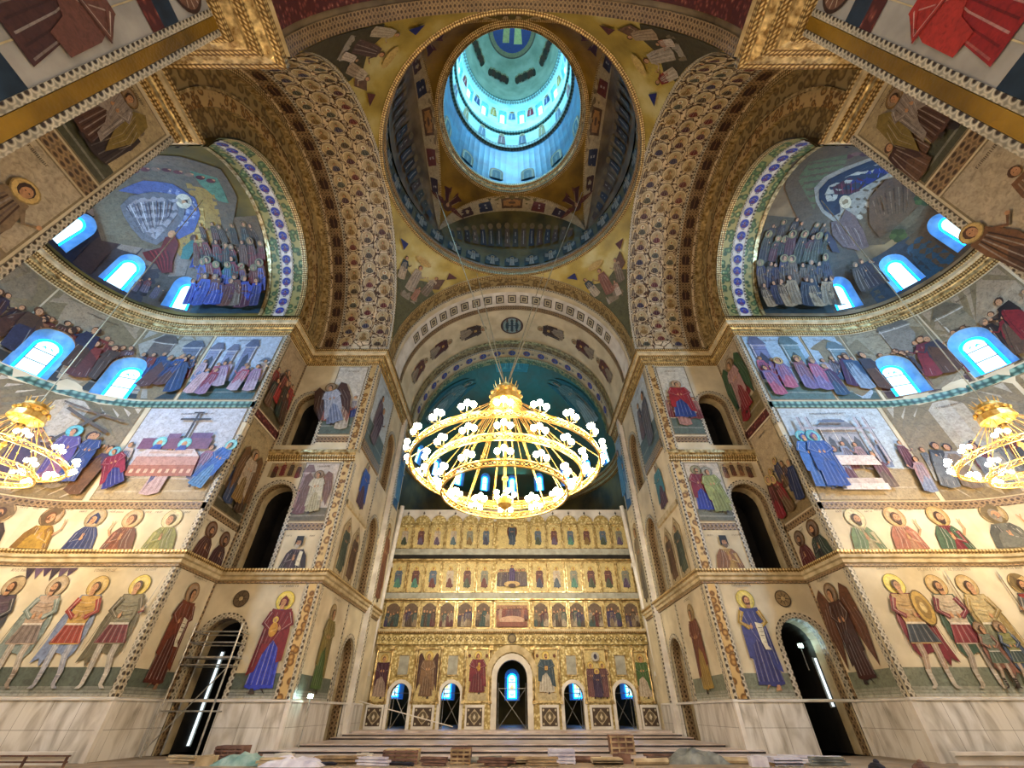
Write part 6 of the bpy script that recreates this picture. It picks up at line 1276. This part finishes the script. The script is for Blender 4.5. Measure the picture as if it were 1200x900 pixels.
for i,(x,y) in enumerate(spots):
    m=mts[rc.randrange(7)]; k=rc.randrange(3); rz=rc.uniform(-.4,.4); b=B()
    if k==0:
        for j in range(3): b.box((x,y+.02*j,.05+.09*j),(rc.uniform(.9,1.6),.3,.07),rz=rz+rc.uniform(-.1,.1))
        nm,lb='board_pile','small pile of %s boards'
    elif k==1: b.box((x,y,.15),(rc.uniform(.4,.8),.4,.3),rz=rz); b.box((x,y,.31),(.3,.42,.03),rz=rz); nm,lb='box','%s box'
    else: b.tube((x-.7*cos(rz),y-.7*sin(rz),.1),(x+.7*cos(rz),y+.7*sin(rz),.1),.1,8); b.tube((x-.6*cos(rz),y-.6*sin(rz)+.22,.1),(x+.8*cos(rz),y+.8*sin(rz)+.22,.1),.1,8); nm,lb='roll','pair of %s rolls'
    tag(b.build(nm,m),(lb%nmz[m])+', %s from the left among floor clutter'%('first second third fourth fifth sixth seventh eighth ninth tenth eleventh twelfth thirteenth fourteenth fifteenth sixteenth seventeenth eighteenth nineteenth twentieth'.split()[sorted(spots).index((x,y))]),'building material','loose building materials')
def bag(x,y,r_,mat,label):
    b=B(); b.ball((x,y,r_*.7),r_,10,sz=.75); b.ball((x+.05,y,r_*1.4),r_*.35,8); thing('sack',b,mat,label,'sack','tied sacks near the right apse')
bag(12.0,18.4,.26,'black','small dark blue sack on the floor by the right apse'); bag(13.3,18.2,.26,'woodr','small brown sack right of the dark blue one')
# dark floor hose
b=B(); pv=None
for i in range(16):
    a=pi*i/15; p=(-5.9+2.*cos(a)*-1,21.9+.5*sin(a),.06)
    if pv: b.tube(pv,p,.06,6)
    pv=p
thing('hose',b,'black','dark hose looped on the floor before the steps','hose')
# low railing at the left apse
e=empty('railing',(-19,21.4,0),'low brown temporary railing across the left apse','railing')
for x in (-23.4,-22.6,-20.6,-18.8,-17.2): b=B(); b.box((x,21.4,.18),(.07,.07,.36)); b.build('post','woodr',e,off=(-19,21.4,0))
for z in (.16,.34): b=B(); b.box((-20.3,21.4,z),(6.4,.05,.05)); b.build('rail','woodr',e,off=(-19,21.4,0))
for g in (-1,1):
    b=B(); pth=[(g*x,y) for x,y in ([(17.9,22.6)]+[(25.5+6.5*sin(pi*i/20),CY+6.5*cos(pi*i/20)) for i in range(21)]+[(17.9,9.4)])]
    if g<0: pth=pth[::-1]
    sweep(b,pth,[(0,.4),(.35,.4),(.35,.3),(.25,.25),(.25,.0)]); thing('bench',b,'white','pale marble bench step running round the %s apse'%SIDE[g],'bench')
# scaffold in the left doorway
e=empty('scaffold',(-16.2,26.4,0),'galvanised tube scaffold tower in the left doorway','scaffold'); o=(-16.2,26.4,0)
X=(-17.4,-14.85); Y=(25.9,27.3)
for x in X:
    for y in Y: b=B(); b.tube((x,y,0),(x,y,5.5),.045,6); b.build('upright','steel',e,off=o)
for z in (1.7,3.6,4.6,5.1):
    for y in Y: b=B(); b.tube((X[0],y,z),(X[1],y,z),.035,6); b.build('ledger','steel',e,off=o)
    for x in X: b=B(); b.tube((x,Y[0],z),(x,Y[1],z),.035,6); b.build('transom','steel',e,off=o)
b=B(); b.tube((X[0],Y[0],.2),(X[1],Y[0],3.5),.03,6); b.build('brace','steel',e,off=o)
b=B(); b.box((-16.1,26.5,3.95),(2.7,.9,.08)); b.build('platform','steel',e,off=o)
# daylight gaps and work lamps inside the lower doors
for g,y,z0,z1 in ((-1,29.4,.25,4.5),(1,28.3,1.9,4.1)):
    e=empty('door_gap',(g*17.4,y,0),'narrow strip of daylight inside the lower doorway of the %s pier'%SIDE[g],'door gap'); b=B(); b.box((g*17.46,y,(z0+z1)/2),(.04,.2 if g<0 else .16,z1-z0)); b.build('bright_strip','slit',e,off=(g*17.4,y,0)); b=B(); b.box((g*17.45,y+.2,(z0+z1)/2),(.08,.08,z1-z0+.1)); b.build('door_edge','steel',e,off=(g*17.4,y,0))
def lampo(x,y,z,label):
    e=empty('work_lamp',(x,y,z),label,'lamp'); b=B(); b.box((x,y,z),(.3,.12,.22)); b.build('housing','steel',e,off=(x,y,z)); b=B(); b.box((x,y-.08,z),(.24,.03,.16)); b.build('lens','lamp',e,off=(x,y,z))
    b=B(); b.tube((x,y,z-.1),(x,y,.0 if z<3 else z-1.2),.03,6); b.build('stand','steel',e,off=(x,y,z))
lampo(-11.05,28.3,2.35,'lit cyan-white work lamp on a stand by the left chancel wall'); lampo(17.1,28.7,4.75,'lit white work lamp inside the right doorway')
# barrier tape across the steps
b=B(); b.tube((-11.2,38.,2.3),(-4.2,38.,.85),.035,6); thing('barrier_tape',b,'white','white tape stretched from the left wall down towards the doors','tape')

# ================================================================== CHANDELIERS
def chandelier(cx,cy,zs,rad,counts,hub,label,anchors=None,bot=None,k=1.):
    root=empty('chandelier',(cx,cy,zs[0]),label,'chandelier','gilded ring chandeliers'); o=(cx,cy,zs[0])
    def bp(b,nm,mat,par=None,oo=None): x=b.build(nm,mat,par or root,off=oo or o); return x
    # crown hub
    b=B(); b.lathe([(.05,hub+1.2*k),(.16*k,hub+1.15*k),(.5*k,hub+1.0*k),(.62*k,hub+.75*k),(.5*k,hub+.5*k),(.75*k,hub+.35*k),(.8*k,hub),(.55*k,hub-.15*k),(.2*k,hub-.3*k)],20,(cx,cy,0))
    for i in range(12): a=2*pi*i/12; b.ball((cx+.72*k*cos(a),cy+.72*k*sin(a),hub+.5*k),.12*k,6); b.tube((cx+.5*k*cos(a),cy+.5*k*sin(a),hub+.9*k),(cx+.62*k*cos(a),cy+.62*k*sin(a),hub+1.25*k),.05*k,5,.01)
    bp(b,'crown','brass')
    b=B(); b.tube((cx,cy,hub),(cx,cy,zs[-1]-.2),.07*k,8)
    for i in range(6): b.ball((cx,cy,zs[-1]+(hub-zs[-1])*i/6),.14*k,8)
    bp(b,'stem','brass')
    for z,r,n in zip(zs,rad,counts):
        b=B()
        b.lathe([(r,z),(r+.08*k,z),(r+.08*k,z+.05*k),(r,z+.05*k),(r,z)],64,(cx,cy,0)); b.lathe([(r,z+.25*k),(r+.08*k,z+.25*k),(r+.08*k,z+.3*k),(r,z+.3*k),(r,z+.25*k)],64,(cx,cy,0))
        m=n*4
        for i in range(m):
            a=2*pi*i/m;a2=2*pi*(i+1)/m; p=(cx+(r+.04)*cos(a),cy+(r+.04)*sin(a)); q=(cx+(r+.04)*cos(a2),cy+(r+.04)*sin(a2)); b.tube((*p,z+.04),(*q,z+.26*k),.012*k,4); b.tube((*p,z+.26*k),(*q,z+.04),.012*k,4); b.ball((*p,z+.15*k),.045*k,6)
        bp(b,'ring','brass')
        for i in range(n):
            a=2*pi*(i+.5)/n; b=B(); b.tube((cx+.6*k*cos(a),cy+.6*k*sin(a),hub),(cx+r*cos(a),cy+r*sin(a),z+.3*k),.014*k,4); b.ball((cx+(.6*k+r)/2*cos(a),cy+(.6*k+r)/2*sin(a),(hub+z+.3*k)/2),.05*k,6); bp(b,'rod','brass')
        for i in range(n):
            a=2*pi*i/n; c0=(cx+(r+.1)*cos(a),cy+(r+.1)*sin(a),z); b=B(); tg=(-sin(a),cos(a)); gl=[]
            for j in (-1,0,1):
                p=(c0[0]+tg[0]*j*.24*k+cos(a)*.14*k,c0[1]+tg[1]*j*.24*k+sin(a)*.14*k,z+.5*k+(.14*k if j==0 else 0)); b.tube((c0[0],c0[1],z+.2*k),(p[0],p[1],z+.28*k),.02*k,5); b.tube((p[0],p[1],z+.28*k),p,.02*k,5); b.lathe([(.02,-.12*k),(.09*k,-.06*k),(.1*k,-.04*k)],8,p); gl.append(p)
            cl=bp(b,'lamp_cluster','brass')
            for p in gl: b=B(); b.ball(p,.122*k,8); b.build('globe','globe',cl,off=o)
    if bot:
        z=zs[-1]; r=rad[-1]
        b=B(); b.ball((cx,cy,z-.3),.2*k,8); b.lathe([(.05,z-.6),(.3*k,z-.4),(.35*k,z-.2),(.1,z-.1)],12,(cx,cy,0)); bp(b,'finial','brass')
        for i in range(5): a=2*pi*i/5; b=B(); b.ball((cx+.4*k*cos(a),cy+.4*k*sin(a),z+.05),.11*k,8); bp(b,'globe','globe')
    if anchors:
        for p in anchors: b=B(); b.tube((cx,cy,hub+1.*k),p,.03,5); bp(b,'cable','cable')
    return root
chandelier(-.3,CY,[9.75,9.3,8.6],[4.0,3.2,2.55],[20,16,12],13.2,'great three-tiered gilded chandelier with globe lamps under the dome',[(-8.1,21.3,45.0),(7.5,21.3,45.0),(-.3-3.4,CY+10.2,37.6),(-.3+3.6,CY+10.2,37.6)],True)
chandelier(-24.2,17.,[10.9,10.2],[2.6,1.8],[12,8],13.0,'left gilded chandelier of the side apse, cut by the photo edge',[(-24.2,CY,H+6.3)],True,.9)
chandelier(24.2,17.,[10.9,10.2],[2.6,1.8],[12,8],13.0,'right gilded chandelier of the side apse, cut by the photo edge',[(24.2,CY,H+6.3)],True,.9)

# ================================================================== LIGHT
def area(loc,rot_to,size,power,col,sy=None):
    l=bpy.data.lights.new('daylight','AREA'); l.energy=power; l.color=col; l.size=size
    if sy: l.shape='RECTANGLE'; l.size_y=sy
    o=bpy.data.objects.new('daylight',l); COL.objects.link(o); o.location=loc
    d=Vector(rot_to)-Vector(loc); o.rotation_euler=d.to_track_quat('-Z','Y').to_euler(); return o
def point(loc,power,col,r=.3):
    l=bpy.data.lights.new('lamp_light','POINT'); l.energy=power; l.color=col; l.shadow_soft_size=r; o=bpy.data.objects.new('lamp_light',l); COL.objects.link(o); o.location=loc; return o
for g in (-1,1):   # daylight through the windows on the west side of each apse, falling on the east wall
    for y,x,z in ((9.6,27.6,20.6),):
        area((g*x,y,z),(g*19.5,23.0,17.5),1.8,1500,(.3,.6,1.),3.)
    area((g*30.5,CY,28.5),(g*18,CY+2,30),2.,300,(.3,.65,1.),2.)
    point((g*24.2,17.,8.6),620,(1,.87,.68),.4)
point((0,CY,71),3200,(.32,.75,1.),1.5)  # added cyan light to brighten the drum; no lamp hangs here
area((0,57.,29.),(0,43,40),4,420,(.2,.75,.95))
for x in (-6,0,6): area((x,33.,12.),(x,41.5,9.),.8,270,(1,.88,.66))  # warm spots added to brighten the icon screen, not daylight
for i in range(8): point((-.3+3.4*cos(pi*i/4),CY+3.4*sin(pi*i/4),10.6),50,(1,.84,.58),.1)
SC.world=bpy.data.worlds.new('w'); SC.world.use_nodes=True; SC.world.node_tree.nodes['Background'].inputs[0].default_value=(1,.93,.84,1); SC.world.node_tree.nodes['Background'].inputs[1].default_value=.6

# ================================================================== CAMERA
cd=bpy.data.cameras.new('camera'); cam=bpy.data.objects.new('camera',cd); COL.objects.link(cam); cd.sensor_width=36; cd.lens=480/1200*36; cd.clip_end=400; cd.clip_start=.05
cam.location=(0,0,1.65); cam.rotation_euler=(pi/2+math.atan(385/480),0,0); SC.camera=cam
SC.view_settings.view_transform='Standard'; SC.view_settings.look='None'; SC.view_settings.gamma=1; SC.view_settings.use_curve_mapping=False; SC.view_settings.exposure=0.65
SC.cycles.use_denoising=True; SC.cycles.max_bounces=6; SC.cycles.diffuse_bounces=3; SC.cycles.glossy_bounces=2; SC.cycles.sample_clamp_indirect=4
